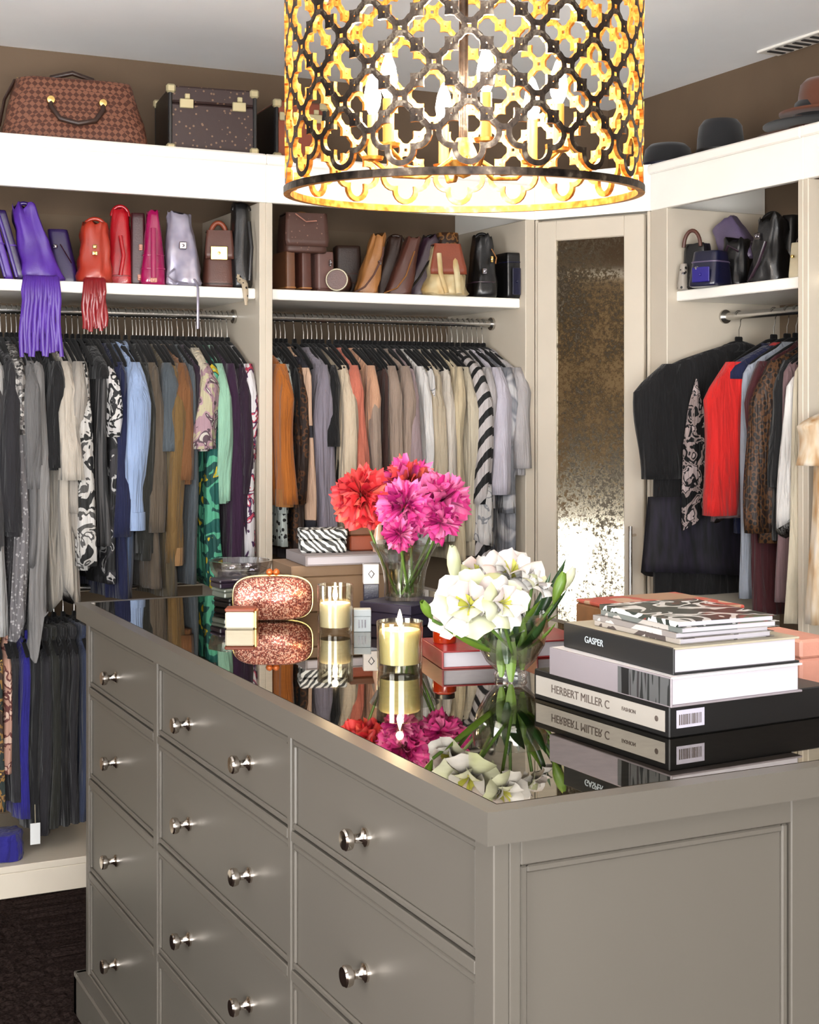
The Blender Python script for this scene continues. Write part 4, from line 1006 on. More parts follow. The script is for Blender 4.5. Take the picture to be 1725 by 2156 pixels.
# on top of the wardrobes
p0 = at_y(160, 275, 4.33)
duf = bag('duffel_bag', 'brown checked canvas duffel bag with two rolled handles', (p0.x, 4.36, ZT + .0005), (0, 0, -.12), .445, .205, .25, L['check'], tw=.76, td=.42, e=.5, slouch=.06,
          parts=(('seam', L['dark_brown'], .012),))
for yo in (-.085, .085):
    s_ = 1 if yo < 0 else -1
    MB().tube([(-.075, yo * 1.05, .128), (-.075, yo * 1.16, .108), (-.05, yo * 1.33, .072), (0, yo * 1.42, .06), (.05, yo * 1.33, .072), (.075, yo * 1.16, .108), (.075, yo * 1.05, .128)] if yo < 0 else [(-.07, yo * .7, .18), (-.06, yo * .5, .225), (0, yo * .4, .24), (.06, yo * .5, .225), (.07, yo * .7, .18)], .008, 8).build('handle', L['dark_brown'], duf, 60)
for x in (-.075, .075):
    MB().lathe([(0, 0), (.013, 0), (.011, .006), (0, .007)], 12, M=Matrix.Translation((x, -.092, .13)) @ Matrix.Rotation(PI / 2, 4, 'X')).build('ring', BRASS, duf, 40)
MB().tube([(-.165, 0, .203), (-.06, 0, .21), (.06, 0, .21), (.165, 0, .203)], .005, 6).build('zip', BRASS, duf)
MB().tube([(-.17, 0, .2), (-.2, 0, .14), (-.215, 0, .06)], .012, 8, flat=.4).build('side_tab', L['dark_brown'], duf)
def trunk(label, u0, u1, vt, Y, d, mat, rz, name='trunk_case'):
    uc = (u0 + u1) / 2; r = ray(uc); dd = Y / r.y; w = (u1 - u0) * dd / FPX; h = EYE + (HY - vt) / FPX * dd - ZT
    t = thing(name, label, 'trunk', (r.x * dd, Y + d / 2, ZT + .0005), (0, 0, rz))
    hx, hy = w / 2, d / 2
    MB().box(-hx, hx, -hy, hy, 0, h * .74, .006).build('body', mat, t)
    MB().box(-hx, hx, -hy, hy, h * .75, h, .006).build('lid', mat, t)
    for x in (-1, 1):
        for y in (-1, 1):
            MB().box(x * hx - .006, x * hx + .006, y * hy - .006, y * hy + .006, .004, h - .004, .003).build('edge_strip', L['black'], t)
            for zz_ in (0, 1):
                a, b = (0, .024) if zz_ == 0 else (h - .024, h)
                MB().box(x * hx - .014 - .002 * x, x * hx + .014 - .002 * x, y * hy - .010, y * hy + .010, max(a - .0, 0), b + (.002 if zz_ else 0), .005).build('corner_cap', BRASSC, t)
    MB().box(-hx - .005, -hx, -hy + .006, hy - .006, .01, h - .01, .002).build('end_panel', L['black'], t)
    MB().box(hx, hx + .005, -hy + .006, hy - .006, .01, h - .01, .002).build('end_panel', L['black'], t)
    for x in (-.62, .62):
        lt = MB().box(x * hx - .021, x * hx + .021, -hy - .008, -hy, h * .66, h * .80, .002).build('latch', BRASSC, t)
        MB().box(x * hx - .006, x * hx + .010, -hy - .009, -hy, h * .80, h * .88, .002).build('hasp', BRASSC, lt)
    MB().tube([(-.04, 0, h), (-.035, 0, h + .012), (.035, 0, h + .012), (.04, 0, h)], .006, 8).build('handle', L['dark_brown'], t)
    return t
BRASSC = plain('pale_brass_fitting', S(236, 222, 176), .35, .5, var=.08)
trunk('dark monogram trunk case with pale brass corners and latches', 368, 548, 186, 4.22, .24, L['monogram2'], -.12)
trunk('rust brown leather trunk behind the pendant lamp', 584, 690, 215, 4.24, .26, L['rosewood'], -.05)
FELT = plain('black_felt', S(20, 20, 24), .9, sheen=.2)
FELTB = plain('brown_felt', S(82, 46, 30), .9, sheen=.2, var=.15)
FELTR = plain('russet_felt', S(112, 60, 34), .9, sheen=.2, var=.15)
def hat(label, loc, mat, crown_r=.088, crown_h=.11, brim=.15, band=None, rot=(0, 0, 0), flat=False):
    t = thing('felt_hat', label, 'hat', loc, rot, 'hats on top of the wardrobe')
    pr = [(brim, .006), (brim, .010), (brim * .85, .008), (crown_r * 1.05, .010), (crown_r, .02), (crown_r * .97, crown_h * .55), (crown_r * .9, crown_h * .85), (crown_r * .7, crown_h), (crown_r * .35, crown_h * (.97 if not flat else 1)), (0, crown_h * .95)]
    MB().lathe([(brim * .3, .002), (brim * .95, .002)] + pr, 32, caps=(True, False)).build('felt', mat, t, 60)
    if band: MB().lathe([(crown_r * 1.04, .014), (crown_r * 1.03, .036), (crown_r * .9, .036)], 32, caps=(False, False)).build('hat_band', band, t, 60)
    return t
h0 = at_x(1512, 300, 2.86); hat('black felt bowler hat with wide brim and shiny band', (2.87, h0.y, ZT + .0005), FELT, .074, .128, .14, L['black'])
h1 = at_x(1350, 330, 2.88); hat('black low crowned hat beside the pendant lamp', (2.88, min(h1.y, 3.95), ZT + .0005), FELT, .082, .10, .10, L['navy'])
h2 = at_x(1712, 300, 2.88)
for i, (lab, mt, ch, br) in enumerate((('brown felt hat at the bottom of the hat pile', FELTB, .075, .165), ('black wide brimmed hat in the middle of the pile', FELT, .085, .16), ('russet felt hat on top of the hat pile', FELTR, .105, .13))):
    hat(lab, (2.885 + .01 * i, h2.y - .012 * i, ZT + .0005 + .034 * i), mt, .078, ch, br)

# on the floor board of the double hung wardrobe
pb = at_y(8, 1810, 4.22)
bag('pouch', 'royal blue velvet pouch on the base board of the double hung wardrobe', (pb.x, 4.24, .0905), (0, 0, -.2), .12, .075, .12, C['royal'], tw=.9, td=.85, e=.6, slouch=.15)
pt_ = at_y(74, 1755, 4.16)
tg = thing('paper_tag', 'white paper price tag hanging below the royal blue trousers', 'tag', (pt_.x, 4.158, .20))
MB().box(-.014, .014, -.001, .001, -.06, 0, .0005).build('card', plain('white_card', S(240, 240, 238), .7), tg)
MB().tube([(0, 0, 0), (.001, .01, .05)], .0008, 5).build('string', L['cream'], tg)

# ------------------------------------------------------------------ things on the island
def T(u, v): return at_z(u, v, ZI)
GLASS = glass('clear_vase_glass', (.97, .985, .97, 1), .0, .45)
WATER = glass('vase_water', (.90, .95, .86, 1), .0, .2)
WAX = plain('cream_wax', S(246, 232, 178), .5, var=.03)
p_ = WAX.node_tree.nodes['Principled BSDF']; p_.inputs['Subsurface Weight'].default_value = .4; p_.inputs['Subsurface Radius'].default_value = (.02, .015, .008)
WAXW = plain('white_wax', S(250, 240, 214), .5, var=.03)
FLAME = plain('candle_flame', S(255, 230, 170), .5, emit=(1, .80, .45, 1), es=22)
WICK = plain('charred_wick', S(26, 20, 16), .9)
FROST = glass('candle_glass', (.96, .95, .88, 1), .05, .35)
PAGE = patt('book_pages', [(.3, S(206, 200, 206)), (.7, S(236, 232, 236))], 40, 'wave', const=False, stretch=(0, 0, 12), rough=.8, bmp=.1, dist=.5)

def candle(label, u, v, r, h, wz, wax, name='candle', flame=True):
    p = T(u, v)
    t = thing(name, label, 'candle', (p.x, p.y, ZG))
    MB().lathe([(0, 0), (r * .94, 0), (r * .97, .004), (r, h), (r - .0025, h), (r * .95 - .0025, .012), (0, .010)], 32, caps=(False, False)).build('glass_cup', FROST, t, 60)
    MB().lathe([(0, .0115), (r * .94 - .003, .0125), (r - .004, wz - .003), (r - .006, wz), (r * .3, wz - .002), (0, wz - .002)], 28, caps=(False, False)).build('wax', wax, t, 60)
    MB().tube([(0, 0, wz - .004), (.0006, 0, wz + .007)], .0009, 6).build('wick', WICK, t)
    if flame:
        MB().lathe([(0, wz + .004), (.0035, wz + .008), (.005, wz + .014), (.0035, wz + .023), (.0012, wz + .031), (0, wz + .034)], 12, caps=(False, False)).build('flame', FLAME, t, 60)
        l = bpy.data.lights.new('candle_light', 'POINT'); l.energy = .35; l.color = (1, .72, .4); l.shadow_soft_size = .006
        o = bpy.data.objects.new('candle_light', l); COL.objects.link(o); o.parent = t; o.location = (0, 0, wz + .042)
    return t
candle('large lit cream candle in a clear tumbler', 842, 1411, .0392, .082, .068, WAX)
candle('smaller lit white candle in a glass with a clear base', 706, 1332, .0352, .094, .058, WAXW)
p = T(507, 1322)
t = thing('votive_holder', 'small gold rimmed cream votive box beside the rose clutch', 'votive', (p.x, p.y, ZG), (0, 0, -.45))
MB().box(-.029, .029, -.02, .02, 0, .034, .003).build('box', WAXW, t); MB().box(-.030, .030, -.021, .021, .034, .041, .002).build('lid', L['rosewood'], t)
MB().box(.0292, .034, -.018, .018, .0, .036, .001).build('side_band', BRASS, t)

# rose glitter clutch
GLIT = patt('rose_glitter', [(0, S(150, 76, 62)), (.3, S(206, 136, 116)), (.55, S(120, 58, 52)), (.75, S(244, 198, 176))], 420, 'cells', rough=.3, metal=.5, bmp=.5)
p = T(582, 1308)
t = thing('evening_clutch', 'rose gold glitter evening clutch with a jewelled clasp', 'clutch bag', (p.x, p.y + .02, ZG), (0, 0, -.40))
W2, H2, D2 = .082, .092, .026
def ov(sx, y0, y1, sc=1.0):
    r = []
    for y, s in ((y0, .90), (y0 + .006, .975), (y0 + .014, 1), (y1 - .006, 1), (y1, .975)):
        r.append([(sx * W2 * s * sc * sup(2 * PI * j / 40, .62)[0], y, H2 / 2 + H2 / 2 * s * sc * sup(2 * PI * j / 40, .62)[1]) for j in range(40)])
    return r
MB().loft(ov(1, -D2, -.001)).build('front_shell', GLIT, t, 60)
MB().loft([[(a, -b, c) for a, b, c in r] for r in ov(1, -D2, -.001)]).build('back_shell', GLIT, t, 60)
MB().tube([(W2 * 1.005 * sup(2 * PI * j / 40, .62)[0], 0, H2 / 2 + H2 / 2 * 1.005 * sup(2 * PI * j / 40, .62)[1]) for j in range(40)], .0022, 6, closed=True).build('frame', BRASS, t, 60)
for x in (-.007, .007):
    MB().lathe([(0, -.008), (.006, -.005), (.008, 0), (.006, .005), (0, .008)], 12, M=Matrix.Translation((x, 0, H2 + .007))).build('jewel', plain('amber_jewel', S(206, 110, 50), .1, .3), t, 60)

# small dark boxes by the back edge
for i, (lab, c, z0, hh) in enumerate((('black lacquer box at the bottom of the small stack by the back edge', (20, 18, 20), 0, .022), ('grey green metal case in the middle of the small stack', (122, 128, 116), .0225, .02), ('dark plum jewel box on top of the small stack', (42, 30, 46), .043, .02))):
    p = T(482, 1278)
    b = thing('jewel_box', lab, 'box', (p.x + .012 - .004 * i, p.y + .004 * i, ZG + z0), (0, 0, .3 - .12 * i), 'small stacked boxes by the back edge')
    m = plain('box_%d' % i, S(*c), .3, coat=.3)
    MB().box(-.034, .034, -.03, .03, 0, hh * .6, .0025).build('base', m, b); MB().box(-.035, .035, -.031, .031, hh * .62, hh, .0025).build('lid', m, b)

# tan box, grey book, zebra box, brown box, pink bottle
p = T(655, 1302)
TANB = plain('tan_paper', S(150, 120, 92), .6, var=.1)
t = thing('storage_box', 'tan paper covered box under the grey book', 'box', (1.255, 2.985, ZG), (0, 0, -.1))
MB().box(-.10, .12, -.07, .09, 0, .075, .002).build('base', TANB, t); MB().box(-.102, .122, -.072, .092, .0755, .1, .002).build('lid', TANB, t)
def book(name, label, loc, rz, wid, ln, th, cov, top=None, page=PAGE, c=.0028, cat='book', group=None, spine_round=False):
    """origin at the near corner of the spine: x across the covers, y along the spine"""
    t = thing(name, label, cat, loc, (0, 0, rz), group)
    MB().box(0, wid, 0, ln, 0, c, .0006).build('back_cover', cov, t)
    MB().box(0, wid, 0, ln, th - c, th, .0006).build('front_cover', top or cov, t)
    MB().box(-.0005, c, 0, ln, 0, th, .001).build('spine', cov, t)
    MB().box(c + .0002, wid - .005, .004, ln - .004, c + .0001, th - c - .0001).build('pages', page, t)
    return t
GREYB = plain('grey_book_cloth', S(156, 146, 146), .6)
t = book('art_book', 'grey book lying on the tan box under the zebra box', (1.172, 2.905, ZG + .1005), -.12, .215, .17, .022, GREYB)
ZEB = patt('zebra_print', [(0, S(20, 22, 22)), (.5, S(226, 226, 222))], 26, 'wave', stretch=(1, 1, 1), rot=(.4, .7, .3), dist=9.0, bmp=0, rough=.5)
t = thing('zebra_box', 'black and white zebra print box on the grey book', 'box', (1.245, 2.99, ZG + .1230), (0, 0, -.3))
MB().box(-.05, .05, -.04, .04, 0, .028, .003).build('base', ZEB, t); MB().box(-.052, .052, -.042, .042, .0285, .05, .003).build('lid', ZEB, t)
t = thing('leather_box', 'brown leather box behind the pink bottle on the grey book', 'box', (1.345, 2.985, ZG + .1230), (0, 0, -.2))
MB().box(-.04, .04, -.035, .045, 0, .034, .003).build('base', L['rosewood'], t); MB().box(-.041, .041, -.036, .046, .0345, .05, .003).build('lid', L['brown2'], t)
PINKG = plain('pale_pink_glass', S(240, 196, 170), .2, coat=.5)
pp = at_d(767, 1190, 3.12)
t = thing('perfume_bottle', 'tall pale pink perfume bottle standing before the brown box', 'bottle', (1.352, 2.925, ZG + .1230), (0, 0, 0))
MB().lathe([(0, 0), (.012, 0), (.012, .03), (.008, .045), (.008, .075), (0, .075)], 18).build('body', PINKG, t, 40)
MB().lathe([(0, .0752), (.0095, .0752), (.0085, .098), (0, .1)], 18).build('cap', L['cream'], t, 40)
# white perfume carton by the grey book
p = T(772, 1320)
t = thing('perfume_carton', 'white perfume carton with a small dark crest next to the tall vase', 'box', (1.277, 2.80, ZG), (0, 0, -.35))
CARD = plain('white_carton', S(240, 236, 236), .5)
MB().box(-.016, .016, -.014, .014, 0, .07, .001).build('base', L['navy'], t); MB().box(-.0165, .0165, -.0145, .0145, .0702, .112, .001).build('lid', CARD, t)
MB().tube([(-.006, -.0150, .092), (0, -.0150, .083), (.006, -.0150, .092), (0, -.0150, .099)], .001, 5, closed=True).build('crest', L['navy'], t)
# pale grey little box
p = T(763, 1329)
t = thing('nail_polish_box', 'pale blue grey box between the two candles', 'box', (p.x, p.y, ZG), (0, 0, -.4))
PBG = plain('pale_blue_card', S(176, 186, 192), .5)
MB().box(-.017, .017, -.014, .014, 0, .03, .001).build('base', PBG, t); MB().box(-.0172, .0172, -.0142, .0142, .0302, .044, .001).build('lid', PBG, t)
for i in range(3): MB().box(-.008 + .006 * i, -.005 + .006 * i, -.0146, -.0140, .008, .024).build('mark', L['navy'], t)

# cut crystal dish behind the clutch
CRYS = glass('cut_crystal', (.86, .86, .88, 1), .08, .7)
p = T(545, 1262)
t = thing('crystal_dish', 'clear crystal dish of silver trinkets behind the rose clutch', 'dish', (1.10, 3.12, ZG))
MB().lathe([(0, 0), (.035, 0), (.03, .006), (.014, .012), (.014, .04), (.05, .05), (.07, .078), (.075, .098), (.068, .098), (.06, .076), (.044, .058), (0, .05)], 10, caps=(False, False)).build('dish', CRYS, t)
for k in range(5):
    a = k * 1.26
    MB().tube([(.03 * math.cos(a) + .016 * math.cos(b), .03 * math.sin(a) + .016 * math.sin(b), .075 + .003 * k) for b in [2 * PI * i / 14 for i in range(14)]], .0045, 6, closed=True).build('bangle', SILV, t, 60)

# ------------------------------------------------------------------ flowers
def petal_grid(mb, R, phi, az, wid, ln, curl, cup, rn, mi=0, ruff=.06, nu=5, nv=5, r0=.25, tipc=.24):
    rows = []
    for i in range(nv):
        tt = i / (nv - 1); row_ = []
        for j in range(nu):
            a = -1 + 2 * j / (nu - 1)
            rr = R * (r0 + (1 - r0) * tt * ln)
            ph = phi + curl * tt * tt + cup * a * a * .3
            la = a * wid * (.5 + .5 * tt ** .6)
            n_ = ruff * math.sin(a * 7 + az * 5 + phi * 9) * tt
            rr *= 1 + n_ - tipc * a * a * tt
            x, y, z = math.sin(ph) * math.cos(la), math.sin(ph) * math.sin(la) + (math.sin(la) * .35 * (1 - math.sin(ph))), math.cos(ph)
            row_.append((rr * (x * math.cos(az) - y * math.sin(az)), rr * (x * math.sin(az) + y * math.cos(az)), rr * z))
        rows.append(row_)
    mb.loft(rows, mi, closed=False)
STEM = plain('green_stem', S(96, 132, 52), .5, var=.2)
LEAFM = plain('dark_green_leaf', S(38, 74, 28), .4, var=.25, coat=.2)
LIME = plain('lime_green_leaf', S(112, 146, 44), .45, var=.2)
def tintmat(name, c1, c2): return patt(name, [(.3, S(*c1)), (.7, S(*c2))], 16, const=False, rough=.55, bmp=.05)
def orient(d):
    return Vector((0, 0, 1)).rotation_difference(Vector(d).normalized()).to_matrix().to_4x4()
def stem_to(t, head, foot, bend, rad=.0028):
    h, f = Vector(head), Vector(foot); m = (h + f) / 2 + Vector(bend)
    pts = [(h * (1 - s) ** 2 + m * 2 * s * (1 - s) + f * s * s) for s in [i / 8 for i in range(9)]]
    MB().tube(pts, rad, 7).build('stem', STEM, t, 60)
def peony(label, u, v, dd, R, mat, face, foot, mats2, seed, n=120):
    rn = random.Random(seed); c = at_d(u, v, dd)
    t = thing('peony', label, 'flower', c, group='peonies in the tall vase')
    Mx = orient(face); mb = MB()
    for i in range(n):
        f = (i + .5) / n
        phi = 2.3 * f ** .55; az = i * 2.39996 + rn.uniform(-.2, .2)
        petal_grid(mb, R * rn.uniform(.74, 1.08), abs(phi - .2 + rn.uniform(-.22, .22)) + .02, az + rn.uniform(-.5, .5), (.22 + .16 * f) * rn.uniform(.7, 1.3), 1.0, rn.uniform(-.15, .55) + .1 * f, .9, rn, rn.choice((0, 0, 1, 2)), .10, 5, 5, r0=.2 + .3 * f, tipc=.12)
    mb.v = [tuple(Mx @ Vector(q)) for q in mb.v]
    mb.build('petals', [mat] + mats2, t, 180)
    foot = Vector(foot) - c
    stem_to(t, (0, 0, -R * .3), foot, (0, 0, -.02))
    return t
RED = tintmat('peony_red', (206, 14, 36), (250, 70, 72)); CORAL = tintmat('peony_coral', (236, 52, 70), (255, 120, 96)); DRED = tintmat('peony_dark_red', (150, 4, 30), (216, 24, 48))
HOT = tintmat('peony_hot_pink', (214, 20, 120), (246, 80, 166)); PNK = tintmat('peony_pink', (232, 70, 150), (255, 140, 190)); MAG = tintmat('peony_magenta', (150, 6, 90), (206, 30, 130))
VD = 3.0
vp = at_z(852, 1262, ZG + .047)                 # foot of the tall vase, on a navy box
vp = Vector((at_d(852, 0, VD).x, at_d(852, 0, VD).y, 0))
t = thing('gift_box', 'navy blue box under the tall vase of pink peonies', 'box', (vp.x + .005, vp.y, ZG), (0, 0, .5))
NAVYB = plain('navy_box_cloth', S(34, 30, 62), .5)
MB().box(-.075, .062, -.062, .062, 0, .026, .002).build('base', NAVYB, t); MB().box(-.077, .064, -.064, .064, .0262, .046, .002).build('lid', NAVYB, t)
zv = ZG + .0465
vase = thing('tall_vase', 'clear flared glass vase holding pink and red peonies', 'vase', (vp.x, vp.y, zv))
MB().lathe([(0, 0), (.040, 0), (.042, .004), (.041, .03), (.045, .06), (.055, .09), (.072, .118), (.0695, .118), (.0525, .09), (.0425, .06), (.0385, .03), (.038, .008), (0, .007)], 36, caps=(False, False)).build('glass', GLASS, vase, 60)
MB().lathe([(0, .0085), (.0375, .0095), (.038, .03), (.042, .06), (.0425, .066), (0, .066)], 28, caps=(False, False)).build('water', WATER, vase, 60)
for (lab, u, v, dd, R, mats, face, sd) in (
    ('big red peony facing left in the tall vase', 762, 1046, 2.97, .066, (RED, CORAL, DRED), (-.45, -.75, .5), 1),
    ('coral pink peony at the back of the tall vase', 862, 1016, 3.06, .060, (CORAL, PNK, HOT), (-.1, -.5, .85), 2),
    ('hot pink peony in the middle of the tall vase', 852, 1068, 2.93, .056, (HOT, PNK, MAG), (-.25, -.85, .4), 3),
    ('bright pink peony on the side nearest the white bouquet', 928, 1056, 2.99, .062, (HOT, PNK, PNK), (.2, -.8, .5), 4),
    ('small magenta peony drooping over the rim of the vase', 842, 1122, 2.90, .036, (MAG, HOT, PNK), (-.4, -.9, -.1), 5),
    ('pink peony with open petals drooping below the bright one', 925, 1098, 2.94, .045, (HOT, MAG, PNK), (.2, -.9, -.1), 6)):
    peony(lab, u, v, dd, R, mats[0], face, (vp.x + random.Random(sd).uniform(-.02, .02), vp.y + random.Random(sd + 9).uniform(-.02, .02), zv + .012), list(mats[1:]), sd, 210 if R > .05 else 110)

# white bouquet in the round vase
wp = T(1075, 1428)
bowl = thing('round_vase', 'clear round glass vase with white flowers and green leaves', 'vase', (wp.x, wp.y, ZG))
pr = [(0, 0), (.026, 0), (.028, .006), (.024, .012), (.040, .028), (.056, .055), (.062, .085), (.060, .108), (.0575, .108), (.0595, .085), (.0535, .055), (.038, .031), (.02, .018), (0, .017)]
MB().lathe(pr, 36, caps=(False, False)).build('glass', GLASS, bowl, 60)
MB().lathe([(0, .018), (.02, .019), (.037, .032), (.0525, .056), (.056, .07), (0, .07)], 28, caps=(False, False)).build('water', WATER, bowl, 60)
WHT = tintmat('white_petal', (214, 206, 196), (236, 232, 228)); WGR = tintmat('greenish_white_petal', (196, 202, 142), (228, 226, 204)); BLUSH = tintmat('blush_white_petal', (216, 194, 186), (236, 224, 218)); YEL = tintmat('yellow_green_heart', (168, 170, 50), (212, 206, 96))
def white_flower(label, u, v, dd, R, face, seed, k=7, heart=YEL):
    rn = random.Random(seed); c = at_d(u, v, dd); t = thing('white_peony', label, 'flower', c, group='white flowers in the round vase')
    Mx = orient(face)
    for ring, (kk, ph, ln, cu) in enumerate(((k, .95, 1.05, .42), (k - 1, .55, .92, .30))):
        for i in range(kk):
            mb = MB(); petal_grid(mb, R * rn.uniform(.92, 1.05), ph - .25, 2 * PI * i / kk + ring * .4 + rn.uniform(-.15, .15), .62, ln, cu, .9, rn, 0, .05, 7, 6, r0=.1)
            mb.v = [tuple(Mx @ Vector(q)) for q in mb.v]
            mb.build('petal', rn.choice((WHT, WHT, BLUSH, WGR)), t, 180)
    mb = MB()
    for i in range(26):
        petal_grid(mb, R * .62 * rn.uniform(.8, 1.05), .75 * ((i + .5) / 26) ** .6, i * 2.4, .4, 1, .2, .6, rn, 0 if i > 9 else 1, .1, 4, 4)
    mb.v = [tuple(Mx @ Vector(q)) for q in mb.v]
    mb.build('heart', [WHT, heart], t, 180)
    f = Vector((wp.x + rn.uniform(-.02, .02), wp.y + rn.uniform(-.02, .02), ZG + .03)) - c
    stem_to(t, Mx @ Vector((0, 0, 0)), f, (0, 0, -.01))
    return t
for a in (('big white peony with a yellow green heart facing left', 992, 1278, 2.27, .060, (-.6, -.7, .35), 21), ('white peony at the crown of the round vase', 1075, 1222, 2.38, .056, (-.1, -.5, .85), 22), ('white peony drooping over the front rim of the round vase', 1052, 1272, 2.22, .044, (.05, -.85, .2), 23),
          ('small white bloom near the large candle', 952, 1298, 2.31, .038, (-.8, -.5, .1), 24), ('white bloom at the back of the round bouquet', 1008, 1222, 2.45, .046, (-.4, -.2, .9), 25), ('white bloom beside the long green leaves', 1120, 1238, 2.36, .036, (.4, -.5, .7), 26)):
    white_flower(*a)
def bud(label, u, v, dd, R, up, mat, seed, nm='tulip_bud'):
    rn = random.Random(seed); c = at_d(u, v, dd); t = thing(nm, label, 'flower', c, group='buds in the round vase'); Mx = orient(up)
    for i in range(6):
        mb = MB(); petal_grid(mb, R, .5, i * PI / 3, .6, 1.0 if i % 2 else .92, -.42, -.2, rn, 0, .02, 5, 6, r0=.05)
        mb.v = [tuple(Mx @ Vector((q[0], q[1], q[2] * 1.25))) for q in mb.v]
        mb.build('petal', mat, t, 180)
    stem_to(t, (0, 0, 0), Vector((wp.x, wp.y, ZG + .03)) - c, (0, 0, .0))
    return t
bud('tall greenish white bud rising beside the pink peonies', 962, 1238, 2.42, .058, (-.12, 0, 1), WGR, 31)
bud('lime green bud beside the large candle', 912, 1306, 2.28, .038, (-.5, -.3, .6), LIME, 32)
bud('lime green bud among the long leaves', 1164, 1275, 2.34, .046, (.3, -.1, .9), LIME, 33)
bud('pale yellow bud at the tip of the bouquet', 1180, 1252, 2.4, .042, (.5, 0, .8), WGR, 34)
def leaf(t, base, tip, side, width, mat, nm='leaf', bow=.02):
    b, e, sd = Vector(base), Vector(tip), Vector(side).normalized(); rows = []
    up = (e - b).cross(sd).normalized()
    for i in range(10):
        f = i / 9; c = b.lerp(e, f) + up * bow * math.sin(PI * f)
        w_ = width * (math.sin(PI * (.08 + .92 * f)) ** .8 if f < 1 else 0) + .0003
        rows.append([c + sd * w_ * a * .8 + up * .25 * w_ * abs(a) for a in (-1, -.5, 0, .5, 1)])
    MB().loft(rows, closed=False).build(nm, mat, t, 180)
lg = thing('leaf_spray', 'spray of long dark green leaves in the round vase', 'leaves', (wp.x, wp.y, ZG + .03))
o_ = Vector(lg.location)
for (u, v, dd, wd, m, bw) in ((1192, 1176, 2.42, .017, LEAFM, .02), (1160, 1206, 2.36, .013, LEAFM, -.012), (1196, 1238, 2.4, .010, LEAFM, .015), (1182, 1290, 2.36, .014, LIME, .01), (1150, 1300, 2.31, .016, LEAFM, -.01), (1105, 1330, 2.27, .016, LEAFM, .01), (904, 1288, 2.3, .007, LIME, .015), (936, 1322, 2.28, .007, LIME, -.01), (1140, 1262, 2.33, .012, LIME, .01), (1172, 1310, 2.34, .010, LIME, -.01)):
    e = at_d(u, v, dd) - o_
    leaf(lg, (e.x * .12, e.y * .12, .01), e, VR * .8 + Vector((0, 0, .35)), wd, m, bow=bw)
for (u, v, dd, wd, m) in ((1056, 1380, 2.34, .011, LIME), (1076, 1390, 2.33, .011, LIME), (1068, 1352, 2.33, .012, LEAFM), (1100, 1365, 2.35, .010, LIME), (1042, 1350, 2.37, .012, LEAFM), (1090, 1345, 2.36, .012, LEAFM), (1062, 1365, 2.38, .012, LIME), (1112, 1340, 2.38, .010, LEAFM)):
    e = at_d(u, v, dd) - o_; leaf(lg, e + Vector((.0, 0, -.035)), e + Vector((.002, 0, .05)), VR, wd, m, bow=.004)

# red book with an amber tin by the round vase
REDB = plain('dusty_red_cover', S(158, 62, 60), .5, var=.1)
p = T(932, 1410)
t = book('small_book', 'small red book between the large candle and the round vase', (p.x, p.y, ZG), -.22, .115, .15, .030, REDB, top=L['crimson'])
t2 = thing('amber_jar', 'little amber glass jar on the small red book', 'jar', (p.x + .048, p.y + .085, ZG + .0305))
MB().lathe([(0, 0), (.020, 0), (.021, .004), (.021, .024), (.017, .028), (0, .028)], 20).build('jar', plain('amber_glass', S(176, 50, 12), .1, coat=.6), t2, 40)
MB().lathe([(0, .0282), (.018, .0282), (.018, .036), (0, .037)], 20).build('lid', L['black'], t2, 40)
p = T(1150, 1392)
t = book('small_book', 'dark red book between the round vase and the tall book stack', (p.x, p.y + .03, ZG), -.1, .10, .14, .03, L['crimson'])

# ------------------------------------------------------------------ book stack
MT = Matrix(((0, 0, -1, 0), (-1, 0, 0, 0), (0, 1, 0, 0), (0, 0, 0, 1)))        # text on a face looking to -x
MF = Matrix(((1, 0, 0, 0), (0, 0, -1, 0), (0, 1, 0, 0), (0, 0, 0, 1)))         # text on a face looking to -y
BLK = plain('black_book_cloth', S(18, 18, 20), .45, coat=.15)
INK = plain('brown_black_ink', S(92, 78, 70), .7); WINK = plain('pale_ink', S(196, 204, 206), .6)
PAPER = plain('warm_white_label', S(186, 178, 168), .6)
n0 = T(1410, 1556); GS = 'books in the tall stack'
za = ZG
bk = thing('slipcase_book', 'black slipcase book with a white lettered spine under the stack', 'book', (n0.x, n0.y, za), (0, 0, .06), GS)
LB, WB, HB_ = .318, .295, .044
MB().box(0, WB, 0, LB, 0, HB_, .0015).build('slipcase', BLK, bk)
sp = MB().box(-.0008, .0, .009, LB - .006, .007, HB_ - .009).build('spine_label', PAPER, bk)
text_mesh('HERBERT MILLER C', .0168, 'lettering', INK, sp, Matrix.Translation((-.0011, LB * .63, HB_ / 2 - .001)) @ MT)
text_mesh('FASHION', .0075, 'lettering', INK, sp, Matrix.Translation((-.0011, LB * .27, HB_ / 2)) @ MT)
MB().lathe([(0, 0), (.004, 0), (.0, .0006)], 14, M=Matrix.Translation((-.0009, .026, HB_ / 2)) @ Matrix.Rotation(-PI / 2, 4, 'Y')).build('emblem', INK, sp)
lb = MB().box(.012, .060, -.0006, 0, .012, .036).build('barcode_label', plain('lilac_white_label', S(216, 210, 226), .5), bk)
rn = random.Random(5); x = .016
while x < .056:
    w_ = rn.choice((.0008, .0014, .002)); MB().box(x, x + w_, -.0009, -.0005, .016, .03).build('bar', INK, lb); x += w_ + rn.choice((.001, .0016))
zb_ = za + HB_ + .0004
g0 = at_z(1414, 1491, zb_)
gb = book('art_book', 'thick grey spined book in the middle of the stack', (g0.x, g0.y, zb_), .05, .232, .283, .040, plain('lilac_grey_spine', S(150, 140, 144), .55), top=CARD)
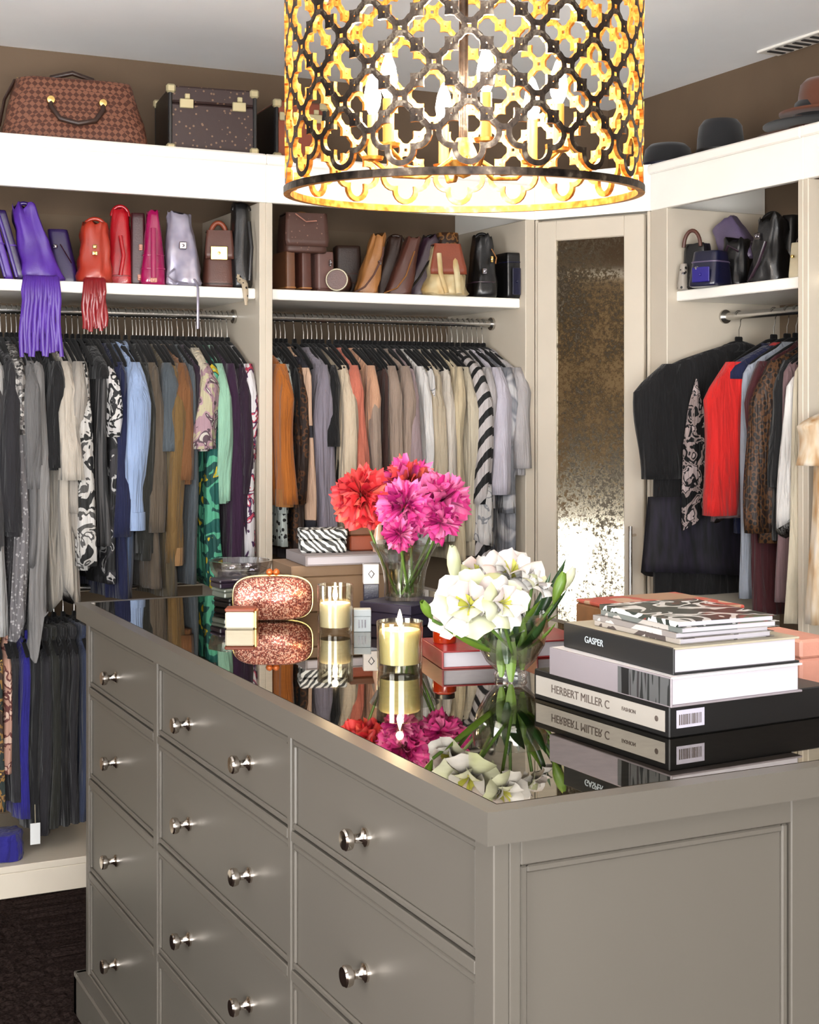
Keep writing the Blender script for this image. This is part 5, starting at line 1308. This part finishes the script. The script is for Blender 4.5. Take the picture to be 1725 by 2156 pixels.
MB().box(-.0010, -.0004, .002, .115, .002, .038).build('spine_print', patt('striped_spine_print', [(0, S(36, 38, 38)), (.45, S(92, 92, 92)), (.6, S(52, 48, 50)), (.75, S(150, 140, 136))], 90, stretch=(1, 1, .05), rough=.5, bmp=0), gb)
MB().box(-.0012, -.0009, .090, .106, .002, .038).build('spine_band', BLK, gb)
zc_ = zb_ + .0404
k0 = at_z(1419, 1422, zc_)
kb = book('art_book', 'black spined book with pale cover on top of the grey one', (k0.x, k0.y, zc_), .02, .218, .265, .036, BLK, top=plain('sand_cover', S(186, 176, 152), .5))
text_mesh('GASPER', .0135, 'lettering', WINK, kb, Matrix.Translation((-.0012, .185, .0185)) @ MT)
zd_ = zc_ + .0364
m0 = at_z(1428, 1358, zd_)
MAGC = [patt('magazine_cover_%d' % i, st, 14, rough=.25, bmp=0, dist=1.0) for i, st in enumerate(([(0, S(180, 170, 160)), (.5, S(90, 80, 78)), (.6, S(216, 210, 204))], [(0, S(150, 142, 138)), (.5, S(206, 200, 196))], [(0, S(120, 124, 120)), (.5, S(196, 188, 180))], [(0, S(46, 54, 50)), (.46, S(228, 226, 222)), (.53, S(60, 66, 60)), (.6, S(140, 70, 60)), (.66, S(96, 110, 84))]))]
for i, lab in enumerate(('glossy magazine lying directly on the black spined book', 'pale magazine second from the bottom of the magazine pile', 'grey magazine third in the magazine pile', 'magazine with a dark green and white cover on top of the pile')):
    book('magazine', lab, (m0.x + (.004, .0, .005, .002)[i], m0.y + (.0, .004, -.003, .002)[i], zd_ + .0076 * i), .03 - .02 * i, .165, .20, .0074, MAGC[i], c=.0006, cat='magazine', group='magazines on the book stack')
# striped keepsake box behind the stack, pink box beyond it
KB = thing('keepsake_box', 'brown box with black and white slanted stripes behind the book stack', 'box', (1.372, 1.955, ZG), (0, 0, 0))
KBR = plain('brown_wood_box', S(150, 104, 66), .5, var=.2, vscale=30)
MB().box(0, .212, 0, .195, 0, .102, .003).build('body', KBR, KB)
MB().box(0, .212, 0, .195, .1025, .109, .002).build('lid', patt('red_tan_lid', [(0, S(186, 150, 120)), (.5, S(206, 90, 76)), (.62, S(214, 178, 150))], 10, rough=.4, bmp=0), KB)
KW = plain('white_stripe_paint', S(240, 234, 230), .5)
MB().box(.002, .21, -.0008, 0, .002, .101).build('front_sheet', KW, KB)
for i in range(5):
    x = .012 + .042 * i
    MB().loft([[(x + .024, yy, .006), (x + .046 if x + .046 < .209 else .209, yy, .006), (min(x + .022, .209), yy, .099), (x, yy, .099)] for yy in (-.0014, -.0007)]).build('stripe', BLK, KB)
PB = thing('jewellery_box', 'pink leather box standing beside the book stack', 'box', (1.545, 1.772, ZG), (0, 0, .0))
MB().box(0, .066, 0, .13, 0, .048, .004).build('base', L['pink'], PB); MB().box(-.001, .067, -.001, .131, .0485, .078, .004).build('lid', L['pink'], PB)
